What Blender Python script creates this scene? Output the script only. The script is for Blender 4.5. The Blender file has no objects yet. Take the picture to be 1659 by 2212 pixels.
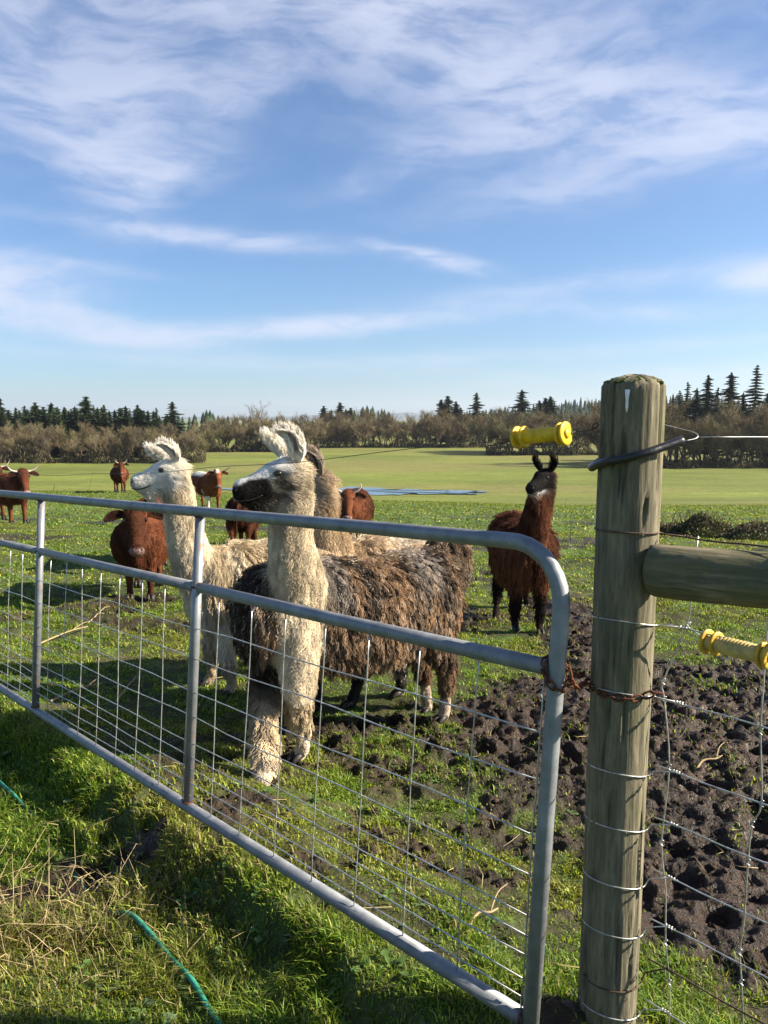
import bpy, math, random
import numpy as np
from mathutils import Vector, Matrix, kdtree

C = bpy.context.scene.collection
SC = bpy.context.scene
R = math.radians
random.seed(7)
RNG = np.random.default_rng(11)

# ------------------------------------------------------------------ camera, sky, sun, exposure
EYE = 1.65
PITCH = R(6.9)
FOC = 1661.0                      # focal length in units of a 1659 wide picture
cam_d = bpy.data.cameras.new('camera')
cam = bpy.data.objects.new('camera', cam_d)
C.objects.link(cam)
cam.location = (0, 0, EYE)
cam.rotation_euler = (R(90) - PITCH, 0, 0)
cam_d.sensor_fit = 'HORIZONTAL'
cam_d.sensor_width = 36.0
cam_d.lens = 36.0 * FOC / 1659.0
cam_d.clip_start = 0.05
cam_d.clip_end = 20000
SC.camera = cam

SUN_EL, SUN_AZ = R(30), R(-3)      # azimuth counted from +x (right) towards +y (away)
sun_dir = Vector((math.cos(SUN_EL) * math.cos(SUN_AZ), math.cos(SUN_EL) * math.sin(SUN_AZ), math.sin(SUN_EL)))
sd = bpy.data.lights.new('sun', 'SUN')
sd.energy = 5.0
sd.angle = R(0.5)
sd.color = (1.0, 0.90, 0.74)
sun = bpy.data.objects.new('sun', sd)
C.objects.link(sun)
sun.rotation_euler = (-sun_dir).to_track_quat('-Z', 'Y').to_euler()
sun.location = (20, 2, 12)

SC.view_settings.view_transform = 'Standard'
SC.view_settings.look = 'None'
SC.view_settings.exposure = 1.55
SC.view_settings.gamma = 1.0
SC.view_settings.use_curve_mapping = False
SC.cycles.max_bounces = 6
SC.cycles.transparent_max_bounces = 8
SC.cycles.use_denoising = True


class NT:
    """small node-tree writer"""
    def __init__(s, tree):
        s.t = tree
        s.n = tree.nodes
        s.l = tree.links

    def node(s, typ, ins=None, **kw):
        n = s.n.new(typ)
        for k, v in kw.items():
            setattr(n, k, v)
        for k, v in (ins or {}).items():
            s.put(n.inputs[k], v)
        return n

    def put(s, sock, v):
        if isinstance(v, bpy.types.NodeSocket):
            s.l.new(v, sock)
        else:
            sock.default_value = v

    def m(s, op, a, b=None, c=None, clamp=False):
        n = s.n.new('ShaderNodeMath')
        n.operation = op
        n.use_clamp = clamp
        for i, v in enumerate((a, b, c)):
            if v is not None:
                s.put(n.inputs[i], v)
        return n.outputs[0]

    def mix(s, f, a, b, blend='MIX'):
        n = s.n.new('ShaderNodeMix')
        n.data_type = 'RGBA'
        n.blend_type = blend
        s.put(n.inputs[0], f)
        s.put(n.inputs[6], a)
        s.put(n.inputs[7], b)
        return n.outputs[2]

    def noise(s, vec, scale, detail=4, rough=0.55, dist=0.0):
        n = s.node('ShaderNodeTexNoise', {'Scale': scale, 'Detail': detail, 'Roughness': rough, 'Distortion': dist})
        if vec is not None:
            s.l.new(vec, n.inputs['Vector'])
        return n.outputs[0]

    def ramp(s, f, stops, interp='LINEAR'):
        n = s.n.new('ShaderNodeValToRGB')
        s.put(n.inputs[0], f)
        n.color_ramp.interpolation = interp
        el = n.color_ramp.elements
        while len(el) < len(stops):
            el.new(0.5)
        for e, (p, c) in zip(el, stops):
            e.position = p
            e.color = c if len(c) == 4 else (*c, 1)
        return n.outputs[0]

    def sstep(s, lo, hi, x):
        n = s.node('ShaderNodeMapRange', interpolation_type='SMOOTHSTEP')
        s.put(n.inputs[0], x)
        n.inputs[1].default_value = lo
        n.inputs[2].default_value = hi
        return n.outputs[0]


world = bpy.data.worlds.new('World')
SC.world = world
world.use_nodes = True


def build_sky():
    t = NT(world.node_tree)
    t.n.clear()
    out = t.node('ShaderNodeOutputWorld')
    bg = t.node('ShaderNodeBackground', {'Strength': 0.054})
    t.l.new(bg.outputs[0], out.inputs[0])
    sky = t.node('ShaderNodeTexSky', sky_type='NISHITA', sun_disc=False, sun_elevation=SUN_EL,
                 sun_rotation=R(90) - SUN_AZ, altitude=100, air_density=1.0, dust_density=0.6, ozone_density=2.2)
    tc = t.node('ShaderNodeTexCoord')
    sep = t.node('ShaderNodeSeparateXYZ')
    t.l.new(tc.outputs['Generated'], sep.inputs[0])
    az = t.m('MULTIPLY', t.m('ARCTAN2', sep.outputs[0], sep.outputs[1]), 57.29578)
    el = t.m('MULTIPLY', t.m('ARCSINE', sep.outputs[2]), 57.29578)
    co = t.node('ShaderNodeCombineXYZ')
    t.put(co.inputs[0], az)
    t.put(co.inputs[1], el)
    P = co.outputs[0]
    # wind-drawn warp of the cloud coordinates
    mp = t.node('ShaderNodeMapping', {'Scale': (0.05, 0.10, 1)})
    t.l.new(P, mp.inputs[0])
    w1 = t.node('ShaderNodeTexNoise', {'Scale': 1.0, 'Detail': 4.0, 'Roughness': 0.55})
    t.l.new(mp.outputs[0], w1.inputs['Vector'])
    wv = t.node('ShaderNodeVectorMath', operation='SUBTRACT')
    t.l.new(w1.outputs['Color'], wv.inputs[0])
    wv.inputs[1].default_value = (0.5, 0.5, 0.5)
    ws = t.node('ShaderNodeVectorMath', operation='MULTIPLY')
    t.l.new(wv.outputs[0], ws.inputs[0])
    ws.inputs[1].default_value = (14, 7, 0)
    wa = t.node('ShaderNodeVectorMath', operation='ADD')
    t.l.new(P, wa.inputs[0])
    t.l.new(ws.outputs[0], wa.inputs[1])
    W = wa.outputs[0]
    sw = t.node('ShaderNodeSeparateXYZ')
    t.l.new(W, sw.inputs[0])
    wx, wy = sw.outputs[0], sw.outputs[1]

    def streaks(sx, sy, rot, detail, rough, src=W):
        mm = t.node('ShaderNodeMapping', {'Scale': (sx, sy, 1), 'Rotation': (0, 0, R(rot))})
        t.l.new(src, mm.inputs[0])
        return t.noise(mm.outputs[0], 1.0, detail, rough)

    fine = streaks(0.11, 0.42, 14, 8, 0.62)
    fine2 = streaks(0.20, 0.60, -10, 8, 0.6)
    broad = streaks(0.040, 0.10, 10, 5, 0.55)

    def blob(a, e, ra, re, rot=0.0, amp=1.0, x=wx, y=wy):
        ca, sa = math.cos(R(rot)), math.sin(R(rot))
        dx = t.m('SUBTRACT', x, a)
        dy = t.m('SUBTRACT', y, e)
        u = t.m('ADD', t.m('MULTIPLY', dx, ca / ra), t.m('MULTIPLY', dy, sa / ra))
        v = t.m('ADD', t.m('MULTIPLY', dx, -sa / re), t.m('MULTIPLY', dy, ca / re))
        q = t.m('ADD', t.m('MULTIPLY', u, u), t.m('MULTIPLY', v, v))
        return t.m('MULTIPLY', t.m('EXPONENT', t.m('MULTIPLY', q, -1.0)), amp)

    # the cirrus fields seen in this part of the sky (azimuth, elevation in degrees)
    blobs = [
        (9, 22.5, 13, 3.4, -12, 1.0), (-17, 16.5, 4.5, 1.2, 8, 0.6), (5, 18.5, 8, 1.0, 16, 0.5), (-13, 21, 7, 1.2, 6, 0.4), (22, 19.0, 12, 2.6, -6, 0.85), (-3, 26, 12, 3.5, 10, 0.7),
        (-19, 18.5, 5.5, 3.0, 10, 0.85), (-19.5, 15.2, 3.0, 2.8, 20, 0.7), (-24, 23, 9, 5, 20, 0.6),
        (15, 16.6, 9, 1.2, 10, 0.55), (-26.5, 19.6, 4, 1.0, 8, 0.5), (0, 30, 40, 4, 0, 0.5),
    ]
    dens = None
    for b in blobs:
        q = blob(*b)
        dens = q if dens is None else t.m('ADD', dens, q)
    thin = [
        (-13, 12.4, 8.5, 0.55, -2, 0.85), (3.5, 11.3, 4.2, 0.50, -12, 0.95), (-27.5, 8.3, 5.0, 1.7, 0, 1.9),
        (-19, 5.9, 6, 0.6, -6, 1.0), (-6, 6.6, 11, 0.6, 4, 1.1), (26.5, 9.0, 2.4, 0.8, 0, 1.6), (-22, 7.2, 5, 0.5, -8, 0.7),
        (15, 9.2, 12, 0.7, 4, 0.30), (20, 7.2, 12, 0.6, -3, 0.28), (-22, 10.2, 6, 0.4, -5, 0.25),
        (8, 4.6, 20, 0.5, 2, 0.28), (-10, 4.0, 18, 0.5, -2, 0.25), (24, 3.2, 16, 0.6, 2, 0.3),
    ]
    # these keep their place better: a gentler warp
    gx = t.m('ADD', t.m('MULTIPLY', wx, 0.30), t.m('MULTIPLY', az, 0.70))
    gy = t.m('ADD', t.m('MULTIPLY', wy, 0.16), t.m('MULTIPLY', el, 0.84))
    dth = None
    for b in thin:
        q = blob(*b, x=gx, y=gy)
        dth = q if dth is None else t.m('ADD', dth, q)
    tex = t.m('ADD', t.m('MULTIPLY', fine, 0.65), t.m('MULTIPLY', fine2, 0.45))
    texs = t.sstep(0.40, 0.70, tex)
    veil = t.m('MULTIPLY', t.sstep(0.40, 0.70, broad), t.sstep(9.0, 22.0, el))
    d1 = t.m('MULTIPLY', dens, t.m('ADD', 0.22, t.m('MULTIPLY', texs, 1.25)))
    d2 = t.m('MULTIPLY', dth, t.m('ADD', 0.30, t.m('MULTIPLY', texs, 2.0)))
    d3 = t.m('MULTIPLY', veil, t.m('ADD', 0.12, t.m('MULTIPLY', texs, 0.30)))
    # away from the framed part the same cirrus carries on
    allr = t.m('MULTIPLY', t.sstep(0.50, 0.80, broad), t.m('MULTIPLY', t.sstep(30.0, 45.0, t.m('ABSOLUTE', az)), t.m('MULTIPLY', texs, 0.8)))
    D = t.m('ADD', t.m('ADD', d1, d2), t.m('ADD', d3, allr))
    D = t.m('SUBTRACT', 1.0, t.m('EXPONENT', t.m('MULTIPLY', D, -0.95)))
    D = t.m('MULTIPLY', D, 0.88, clamp=True)
    skyc = t.mix(1.0, sky.outputs[0], (0.62, 0.82, 1.05, 1), 'MULTIPLY')
    cloud = (5.0, 5.35, 6.5, 1)
    col = t.mix(D, skyc, cloud)
    t.l.new(col, bg.inputs[0])


build_sky()


# ------------------------------------------------------------------ helpers
def _hash(ix, iy, seed):
    h = (ix.astype(np.int64) * 374761393 + iy.astype(np.int64) * 668265263 + seed * 1442695041) & 0xFFFFFFFF
    h = ((h ^ (h >> 13)) * 1274126177) & 0xFFFFFFFF
    h = (h ^ (h >> 16)) & 0xFFFFFFFF
    return h.astype(np.float64) / 4294967295.0


def vnoise(x, y, seed=0):
    x = np.asarray(x, float)
    y = np.asarray(y, float)
    xi, yi = np.floor(x), np.floor(y)
    fx, fy = x - xi, y - yi
    fx = fx * fx * fx * (fx * (fx * 6 - 15) + 10)
    fy = fy * fy * fy * (fy * (fy * 6 - 15) + 10)
    a = _hash(xi, yi, seed)
    b = _hash(xi + 1, yi, seed)
    c = _hash(xi, yi + 1, seed)
    d = _hash(xi + 1, yi + 1, seed)
    return a + (b - a) * fx + (c - a) * fy + (a - b - c + d) * fx * fy


def fbm(x, y, seed=0, oct=4, gain=0.5):
    s, a, t = 0.0, 1.0, 0.0
    for i in range(oct):
        s = s + a * vnoise(x * 2 ** i + 17.3 * i, y * 2 ** i - 9.1 * i, seed + i)
        t += a
        a *= gain
    return s / t


def worley(x, y, seed=0):
    """distance to the nearest jittered cell point"""
    xi, yi = np.floor(x), np.floor(y)
    best = np.full(np.shape(x), 9.0)
    for dx in (-1, 0, 1):
        for dy in (-1, 0, 1):
            cx, cy = xi + dx, yi + dy
            px = cx + _hash(cx, cy, seed)
            py = cy + _hash(cx, cy, seed + 77)
            best = np.minimum(best, (px - x) ** 2 + (py - y) ** 2)
    return np.sqrt(best)


def sst(a, b, x):
    t = np.clip((np.asarray(x, float) - a) / (b - a), 0, 1)
    return t * t * (3 - 2 * t)


def mesh_np(name, V, F, smooth=True, col=None, mat=None):
    V = np.ascontiguousarray(V, np.float32)
    F = np.ascontiguousarray(F, np.int32)
    k = F.shape[1]
    me = bpy.data.meshes.new(name)
    me.vertices.add(len(V))
    me.vertices.foreach_set('co', V.ravel())
    me.loops.add(F.size)
    me.loops.foreach_set('vertex_index', F.ravel())
    me.polygons.add(len(F))
    me.polygons.foreach_set('loop_start', np.arange(0, F.size, k, dtype=np.int32))
    if smooth:
        me.polygons.foreach_set('use_smooth', np.ones(len(F), bool))
    me.update(calc_edges=True)
    if col is not None:
        set_col(me, col)
    if mat:
        me.materials.append(mat)
    return me


def set_col(me, col):
    col = np.asarray(col, np.float32)
    if col.ndim == 1:
        col = np.tile(col, (len(me.vertices), 1))
    if col.shape[1] == 3:
        col = np.concatenate([col, np.ones((len(col), 1), np.float32)], 1)
    a = me.color_attributes.new('col', 'FLOAT_COLOR', 'POINT')
    a.data.foreach_set('color', np.ascontiguousarray(col, np.float32).ravel())


def unit(v):
    v = np.asarray(v, float)
    return v / max(1e-9, np.linalg.norm(v))


def tube(pts, rad, seg=10, ref=None, caps=True):
    """swept tube; rad is a number, a list, or a list of (side, up) pairs. Returns V, F (triangles)."""
    P = np.asarray(pts, float)
    n = len(P)
    if np.isscalar(rad):
        rad = [rad] * n
    rr = np.array([(r, r) if np.isscalar(r) else r for r in rad], float)
    T = np.zeros_like(P)
    T[1:-1] = P[2:] - P[:-2]
    T[0] = P[1] - P[0]
    T[-1] = P[-1] - P[-2]
    T /= np.maximum(1e-9, np.linalg.norm(T, axis=1))[:, None]
    if ref is None:
        r0 = np.array([0, 0, 1.0]) if abs(T[0][2]) < 0.9 else np.array([1.0, 0, 0])
    else:
        r0 = np.asarray(ref, float)
    ang = np.arange(seg) * 2 * np.pi / seg
    V = []
    b = r0
    for i in range(n):
        b = (r0 if ref is not None else b)
        b = b - T[i] * np.dot(b, T[i])
        b = unit(b)
        a = np.cross(T[i], b)
        V.append(P[i] + np.outer(np.cos(ang) * rr[i, 0], a) + np.outer(np.sin(ang) * rr[i, 1], b))
    V = np.concatenate(V)
    F = []
    i = np.arange(seg)
    j = (i + 1) % seg
    for k in range(n - 1):
        o, p = k * seg, (k + 1) * seg
        F.append(np.stack([o + i, o + j, p + j], 1))
        F.append(np.stack([o + i, p + j, p + i], 1))
    if caps:
        V = np.concatenate([V, P[:1], P[-1:]])
        c0, c1 = n * seg, n * seg + 1
        F.append(np.stack([np.full(seg, c0), j, i], 1))
        o = (n - 1) * seg
        F.append(np.stack([np.full(seg, c1), o + i, o + j], 1))
    return V, np.concatenate(F)


def join(parts):
    V, F, o = [], [], 0
    for v, f in parts:
        V.append(np.asarray(v, float))
        F.append(np.asarray(f) + o)
        o += len(v)
    return np.concatenate(V), np.concatenate(F)


def catmull(pts, per=6):
    P = np.asarray(pts, float)
    P = np.concatenate([[2 * P[0] - P[1]], P, [2 * P[-1] - P[-2]]])
    out = []
    for i in range(1, len(P) - 2):
        p0, p1, p2, p3 = P[i - 1], P[i], P[i + 1], P[i + 2]
        for t in np.arange(per) / per:
            out.append(0.5 * (2 * p1 + (p2 - p0) * t + (2 * p0 - 5 * p1 + 4 * p2 - p3) * t * t + (3 * p1 - p0 - 3 * p2 + p3) * t ** 3))
    out.append(P[-2])
    return np.array(out)


def box(c, size, ax=None):
    """box around c, half axes given as rows of ax"""
    ax = np.eye(3) if ax is None else np.asarray(ax, float)
    s = np.array([[-1, -1, -1], [1, -1, -1], [1, 1, -1], [-1, 1, -1], [-1, -1, 1], [1, -1, 1], [1, 1, 1], [-1, 1, 1]], float)
    V = np.asarray(c) + (s * np.asarray(size) / 2) @ ax
    F = np.array([[0, 2, 1], [0, 3, 2], [4, 5, 6], [4, 6, 7], [0, 1, 5], [0, 5, 4], [1, 2, 6], [1, 6, 5], [2, 3, 7], [2, 7, 6], [3, 0, 4], [3, 4, 7]])
    return V, F


def ball(c, r, ax=None, seg=12, rings=8):
    r = np.array([r] * 3 if np.isscalar(r) else r, float)
    ax = np.eye(3) if ax is None else np.asarray(ax, float)
    th = np.linspace(0, np.pi, rings + 1)[1:-1]
    ph = np.arange(seg) * 2 * np.pi / seg
    V = [[0, 0, 1]]
    for a in th:
        for b in ph:
            V.append([math.sin(a) * math.cos(b), math.sin(a) * math.sin(b), math.cos(a)])
    V.append([0, 0, -1])
    V = np.asarray(c) + (np.array(V) * r) @ ax
    F = []
    for j in range(seg):
        F.append([0, 1 + j, 1 + (j + 1) % seg])
    for k in range(rings - 2):
        o, p = 1 + k * seg, 1 + (k + 1) * seg
        for j in range(seg):
            q = (j + 1) % seg
            F += [[o + j, p + j, p + q], [o + j, p + q, o + q]]
    o = 1 + (rings - 2) * seg
    for j in range(seg):
        F.append([len(V) - 1, o + (j + 1) % seg, o + j])
    return V, np.array(F)


def empty(name, label, cat, loc=(0, 0, 0), group=None):
    o = bpy.data.objects.new(name, None)
    C.objects.link(o)
    o.location = loc
    o.empty_display_size = 0.1
    o['label'] = label
    o['category'] = cat
    if group:
        o['group'] = group
    return o


def put(name, data, parent=None, **props):
    o = bpy.data.objects.new(name, data)
    C.objects.link(o)
    if parent:
        o.parent = parent
    for k, v in props.items():
        if v is not None:
            o[k] = v
    return o


def part(name, vf, mat, parent, col=None, smooth=True, **props):
    """part given in world coordinates, stored relative to its (unrotated) parents"""
    V, F = vf
    off = np.zeros(3)
    p = parent
    while p is not None:
        off += np.array(p.location)
        p = p.parent
    me = mesh_np(name, np.asarray(V) - off, F, smooth, col, mat)
    return put(name, me, parent, **props)


def auto_smooth(me, deg=35):
    me.set_sharp_from_angle(angle=R(deg))


# picture point (in the 1659 x 2212 picture) -> direction, and points along it
def ray(px, py):
    xn, yn = (px - 829.5) / FOC, (1106 - py) / FOC
    c, s = math.cos(PITCH), math.sin(PITCH)
    return np.array([xn, c + yn * s, -s + yn * c])


def at(px, py, Y):
    d = ray(px, py)
    return np.array([0, 0, EYE]) + d * (Y / d[1])


# ------------------------------------------------------------------ the lie of the land
PLAIN = -9.35


def base_h(x, y):
    x = np.asarray(x, float)
    y = np.asarray(y, float)
    L = np.clip(-x / 10, 0, 1)
    Rr = np.clip(x / 8, 0, 1)
    s0 = 0.053 - 0.008 * L
    yc = 32 + 5 * L - 5 * Rr
    a = -s0 * y
    b = -s0 * yc - 0.105 * (y - yc)
    k = 0.22
    m = np.minimum(a, b)
    h = m - k * np.log(np.exp(-(a - m) / k) + np.exp(-(b - m) / k))
    k2 = 0.35
    M = np.maximum(h, PLAIN)
    h = M + k2 * np.log(np.exp((h - M) / k2) + np.exp((PLAIN - M) / k2))
    return np.where(y < -6, np.maximum(h, 0) * 0 + 0.053 * 6 + (-6 - y) * 0.01, h)


def mud_mask(x, y):
    x = np.asarray(x, float)
    y = np.asarray(y, float)
    n = fbm(x * 1.3, y * 1.3, 5, 4) - 0.5
    d = np.sqrt(((x - 2.1) / 1.85) ** 2 + ((y - 4.15) / 2.2) ** 2)
    m = 1 - sst(0.72, 1.12, d + n * 0.9)
    d3 = np.sqrt(((x - 1.55) / 0.95) ** 2 + ((y - 2.75) / 0.85) ** 2)
    m = np.maximum(m, 1 - sst(0.75, 1.10, d3 + n * 0.8))
    # the trodden strip leading away behind the brown llama
    strip = np.abs(x - (1.75 + 0.10 * (y - 6))) / 0.45
    m = np.maximum(m, (1 - sst(0.5, 1.1, strip + n * 1.2)) * (1 - sst(8.3, 9.8, y)) * sst(4, 6, y))
    # thin patchy wear reaching left under the gate
    d2 = np.sqrt(((x - 0.30) / 1.55) ** 2 + ((y - 3.7) / 1.40) ** 2)
    p = fbm(x * 3.1, y * 3.1, 9, 4)
    m = np.maximum(m, (1 - sst(0.7, 1.25, d2)) * sst(0.43, 0.55, 0.55 * p + 0.45 * fbm(x * 7.5, y * 7.5, 11, 3)) * 0.92)
    # worn lanes further out among the cattle
    q = fbm(x * 0.55, y * 0.9, 15, 4)
    m = np.maximum(m, sst(0.575, 0.66, q) * sst(6, 8, y) * (1 - sst(19, 27, y)) * 0.85)
    # bare scrape and molehill near the left corner
    for cx, cy, r in ((-1.16, 2.78, 0.17), (-0.98, 2.92, 0.13), (-1.34, 2.62, 0.15), (0.42, 1.83, 0.10)):
        dd = np.sqrt((x - cx) ** 2 + (y - cy) ** 2) / r
        m = np.maximum(m, 1 - sst(0.6, 1.2, dd + n * 0.8))
    return np.clip(m, 0, 1)


def ground_h(x, y, fine=True):
    x = np.asarray(x, float)
    y = np.asarray(y, float)
    h = base_h(x, y)
    near = (1 - sst(28, 40, y))
    # the gateway stands on a slight bank
    gs = -0.718 * (x - 0.424) - 0.696 * (y - 1.77)
    wob = 0.14 * (fbm(x * 2.6, y * 2.6, 141, 3) - 0.5)
    h = h + (0.17 * sst(-0.95, -0.05, gs) - 0.125 * sst(0.12, 0.26, gs + wob) + 0.05 * sst(0.5, 1.4, gs)) * (1 - sst(9, 14, y))
    h = h + near * (fbm(x * 0.5, y * 0.5, 21, 3) - 0.5) * 0.10
    h = h + near * (fbm(x * 2.2, y * 2.2, 25, 3) - 0.5) * 0.05
    # rough tussocks further out
    h = h + sst(5, 9, y) * near * (fbm(x * 1.6, y * 1.6, 27, 3) - 0.5) * 0.12
    if fine:
        m = mud_mask(x, y)
        wx = x + 0.10 * (fbm(x * 4, y * 4, 131, 3) - 0.5)
        wy = y + 0.10 * (fbm(x * 4, y * 4, 137, 3) - 0.5)
        w = worley(wx * 5.2, wy * 5.2, 3)
        w2 = worley(wx * 11, wy * 11, 8)
        r = np.abs(fbm(x * 8, y * 8, 31, 4) - 0.5) * 2
        r2 = np.abs(fbm(x * 19, y * 19, 33, 3) - 0.5) * 2
        lump = (fbm(x * 23, y * 23, 37, 2) - 0.5)
        size = fbm(x * 1.7, y * 1.7, 139, 2)
        hole = -0.085 * (1 - sst(0.16, 0.46, w)) * sst(0.3, 0.6, size) - 0.030 * (1 - sst(0.15, 0.5, w2))
        fade = 1 - sst(10, 20, y)
        h = h + m * fade * np.clip(y / 4.2, 0.5, 1) * (hole + 0.034 * (0.35 - r) + 0.042 * (0.35 - r2) + 0.042 * lump + 0.02)
        h = h + (1 - m) * fade * (fbm(x * 7, y * 7, 41, 3) - 0.5) * 0.035
        dd = np.sqrt((x - 0.46) ** 2 + (y - 1.84) ** 2)
        h = h + 0.085 * np.exp(-(dd / 0.085) ** 2)
    return h


def on_ground(px, py):
    """where the ray through a picture point meets the ground"""
    d = ray(px, py)
    lo, hi = 0.3, 400.0
    o = np.array([0, 0, EYE])
    ts = np.geomspace(0.5, 500, 1500)
    P = o + ts[:, None] * d
    g = P[:, 2] - ground_h(P[:, 0], P[:, 1], False)
    k = int(np.argmax(g < 0))
    lo, hi = ts[max(k - 1, 0)], ts[k]
    for _ in range(30):
        mid = (lo + hi) / 2
        p = o + mid * d
        if p[2] > ground_h(p[0], p[1], False):
            lo = mid
        else:
            hi = mid
    p = o + hi * d
    return p


def gz(x, y):
    return float(ground_h(np.array([x]), np.array([y]))[0])


# ------------------------------------------------------------------ materials
def new_mat(name):
    m = bpy.data.materials.new(name)
    m.use_nodes = True
    t = NT(m.node_tree)
    b = m.node_tree.nodes['Principled BSDF']
    return m, t, b


def simple_mat(name, col, rough=0.7, spec=0.3, metal=0.0, var=0.15, scale=20.0, bump=0.0, bscale=60.0):
    m, t, b = new_mat(name)
    tc = t.node('ShaderNodeTexCoord')
    n = t.noise(tc.outputs['Object'], scale, 5, 0.6)
    c0 = tuple(max(0, c * (1 - var)) for c in col) + (1,)
    c1 = tuple(min(1, c * (1 + var)) for c in col) + (1,)
    t.put(b.inputs['Base Color'], t.mix(t.sstep(0.3, 0.7, n), c0, c1))
    b.inputs['Roughness'].default_value = rough
    b.inputs['Specular IOR Level'].default_value = spec
    b.inputs['Metallic'].default_value = metal
    if bump:
        bn = t.node('ShaderNodeBump', {'Strength': bump, 'Distance': 0.01})
        t.put(bn.inputs['Height'], t.noise(tc.outputs['Object'], bscale, 5, 0.6))
        t.put(b.inputs['Normal'], bn.outputs[0])
    return m


def col_mat(name, rough=0.8, spec=0.15, translucent=0.0, var=0.0, scale=30.0, sheen=0.0):
    """takes its colour from the 'col' attribute of the thing"""
    m, t, b = new_mat(name)
    a = t.node('ShaderNodeAttribute', attribute_name='col')
    c = a.outputs['Color']
    if var:
        tc = t.node('ShaderNodeTexCoord')
        n = t.noise(tc.outputs['Object'], scale, 5, 0.6)
        k = t.node('ShaderNodeMapRange')
        t.put(k.inputs[0], n)
        k.inputs[1].default_value, k.inputs[2].default_value = 0.3, 0.7
        k.inputs[3].default_value, k.inputs[4].default_value = 1 - var, 1 + var
        c = t.mix(1.0, c, k.outputs[0], 'MULTIPLY')
    t.put(b.inputs['Base Color'], c)
    b.inputs['Roughness'].default_value = rough
    b.inputs['Specular IOR Level'].default_value = spec
    if translucent:
        tr = t.node('ShaderNodeBsdfTranslucent')
        t.put(tr.inputs[0], t.mix(1.0, c, (1.35, 1.30, 0.6, 1), 'MULTIPLY'))
        mx = t.node('ShaderNodeMixShader', {0: translucent})
        t.l.new(b.outputs[0], mx.inputs[1])
        t.l.new(tr.outputs[0], mx.inputs[2])
        t.l.new(mx.outputs[0], t.n['Material Output'].inputs[0])
    return m


M = {}
M['hair'] = col_mat('fleece_strands', 0.75, 0.09)
M['hide'] = col_mat('hide', 0.85, 0.1, var=0.12, scale=25)
M['grass'] = col_mat('grass_blades', 0.5, 0.25, translucent=0.45)
M['leaf'] = col_mat('leaves', 0.6, 0.25, translucent=0.2)
M['bark'] = col_mat('twig_bark', 0.9, 0.1, var=0.2, scale=3)
M['needle'] = col_mat('needles', 0.8, 0.15, var=0.3, scale=0.6)
M['horn'] = col_mat('horn', 0.4, 0.4)
M['eye'] = simple_mat('eye_black', (0.012, 0.009, 0.007), 0.08, 0.6)
M['hoof'] = simple_mat('hoof', (0.03, 0.025, 0.02), 0.5, 0.3, var=0.4, scale=60)
M['nose'] = simple_mat('nose_skin', (0.045, 0.035, 0.035), 0.45, 0.4)
M['rust'] = simple_mat('rusty_iron', (0.12, 0.045, 0.022), 0.8, 0.3, 0.3, 0.5, 80, 0.3, 200)
M['wire'] = simple_mat('fence_wire', (0.46, 0.46, 0.45), 0.45, 0.5, 0.75, 0.3, 40)
M['brown_wire'] = simple_mat('rusted_wire', (0.10, 0.065, 0.045), 0.7, 0.3, 0.4, 0.4, 60)
M['yellow'] = simple_mat('yellow_plastic', (0.70, 0.43, 0.014), 0.48, 0.4, 0, 0.22, 38)
M['aged_yellow'] = simple_mat('faded_yellow_plastic', (0.50, 0.37, 0.13), 0.6, 0.3, 0, 0.2, 45)
M['rubber'] = simple_mat('black_rubber', (0.012, 0.013, 0.016), 0.35, 0.5, 0, 0.4, 40, 0.15, 120)
M['hose'] = simple_mat('teal_hose', (0.03, 0.21, 0.135), 0.6, 0.25, 0, 0.45, 24)
M['white'] = simple_mat('dried_white', (0.75, 0.76, 0.76), 0.7, 0.3)
M['straw'] = col_mat('dry_stalk', 0.8, 0.15)


def galvanised():
    m, t, b = new_mat('galvanised_steel')
    tc = t.node('ShaderNodeTexCoord')
    n = t.noise(tc.outputs['Object'], 14, 6, 0.65)
    n2 = t.noise(tc.outputs['Object'], 90, 4, 0.6)
    base = t.ramp(n, [(0.30, (0.15, 0.16, 0.172)), (0.55, (0.24, 0.25, 0.262)), (0.8, (0.34, 0.35, 0.355))])
    base = t.mix(t.sstep(0.66, 0.74, n2), base, (0.50, 0.51, 0.52, 1))
    n3 = t.noise(tc.outputs['Object'], 5.0, 7, 0.75)
    base = t.mix(t.m('MULTIPLY', t.sstep(0.60, 0.70, n3), 0.65), base, (0.15, 0.10, 0.065, 1))
    t.put(b.inputs['Base Color'], base)
    b.inputs['Metallic'].default_value = 0.55
    t.put(b.inputs['Roughness'], t.ramp(n, [(0.3, (0.52,) * 3), (0.8, (0.68,) * 3)]))
    bn = t.node('ShaderNodeBump', {'Strength': 0.12, 'Distance': 0.002})
    t.put(bn.inputs['Height'], n2)
    t.put(b.inputs['Normal'], bn.outputs[0])
    return m


M['galv'] = galvanised()


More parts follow.
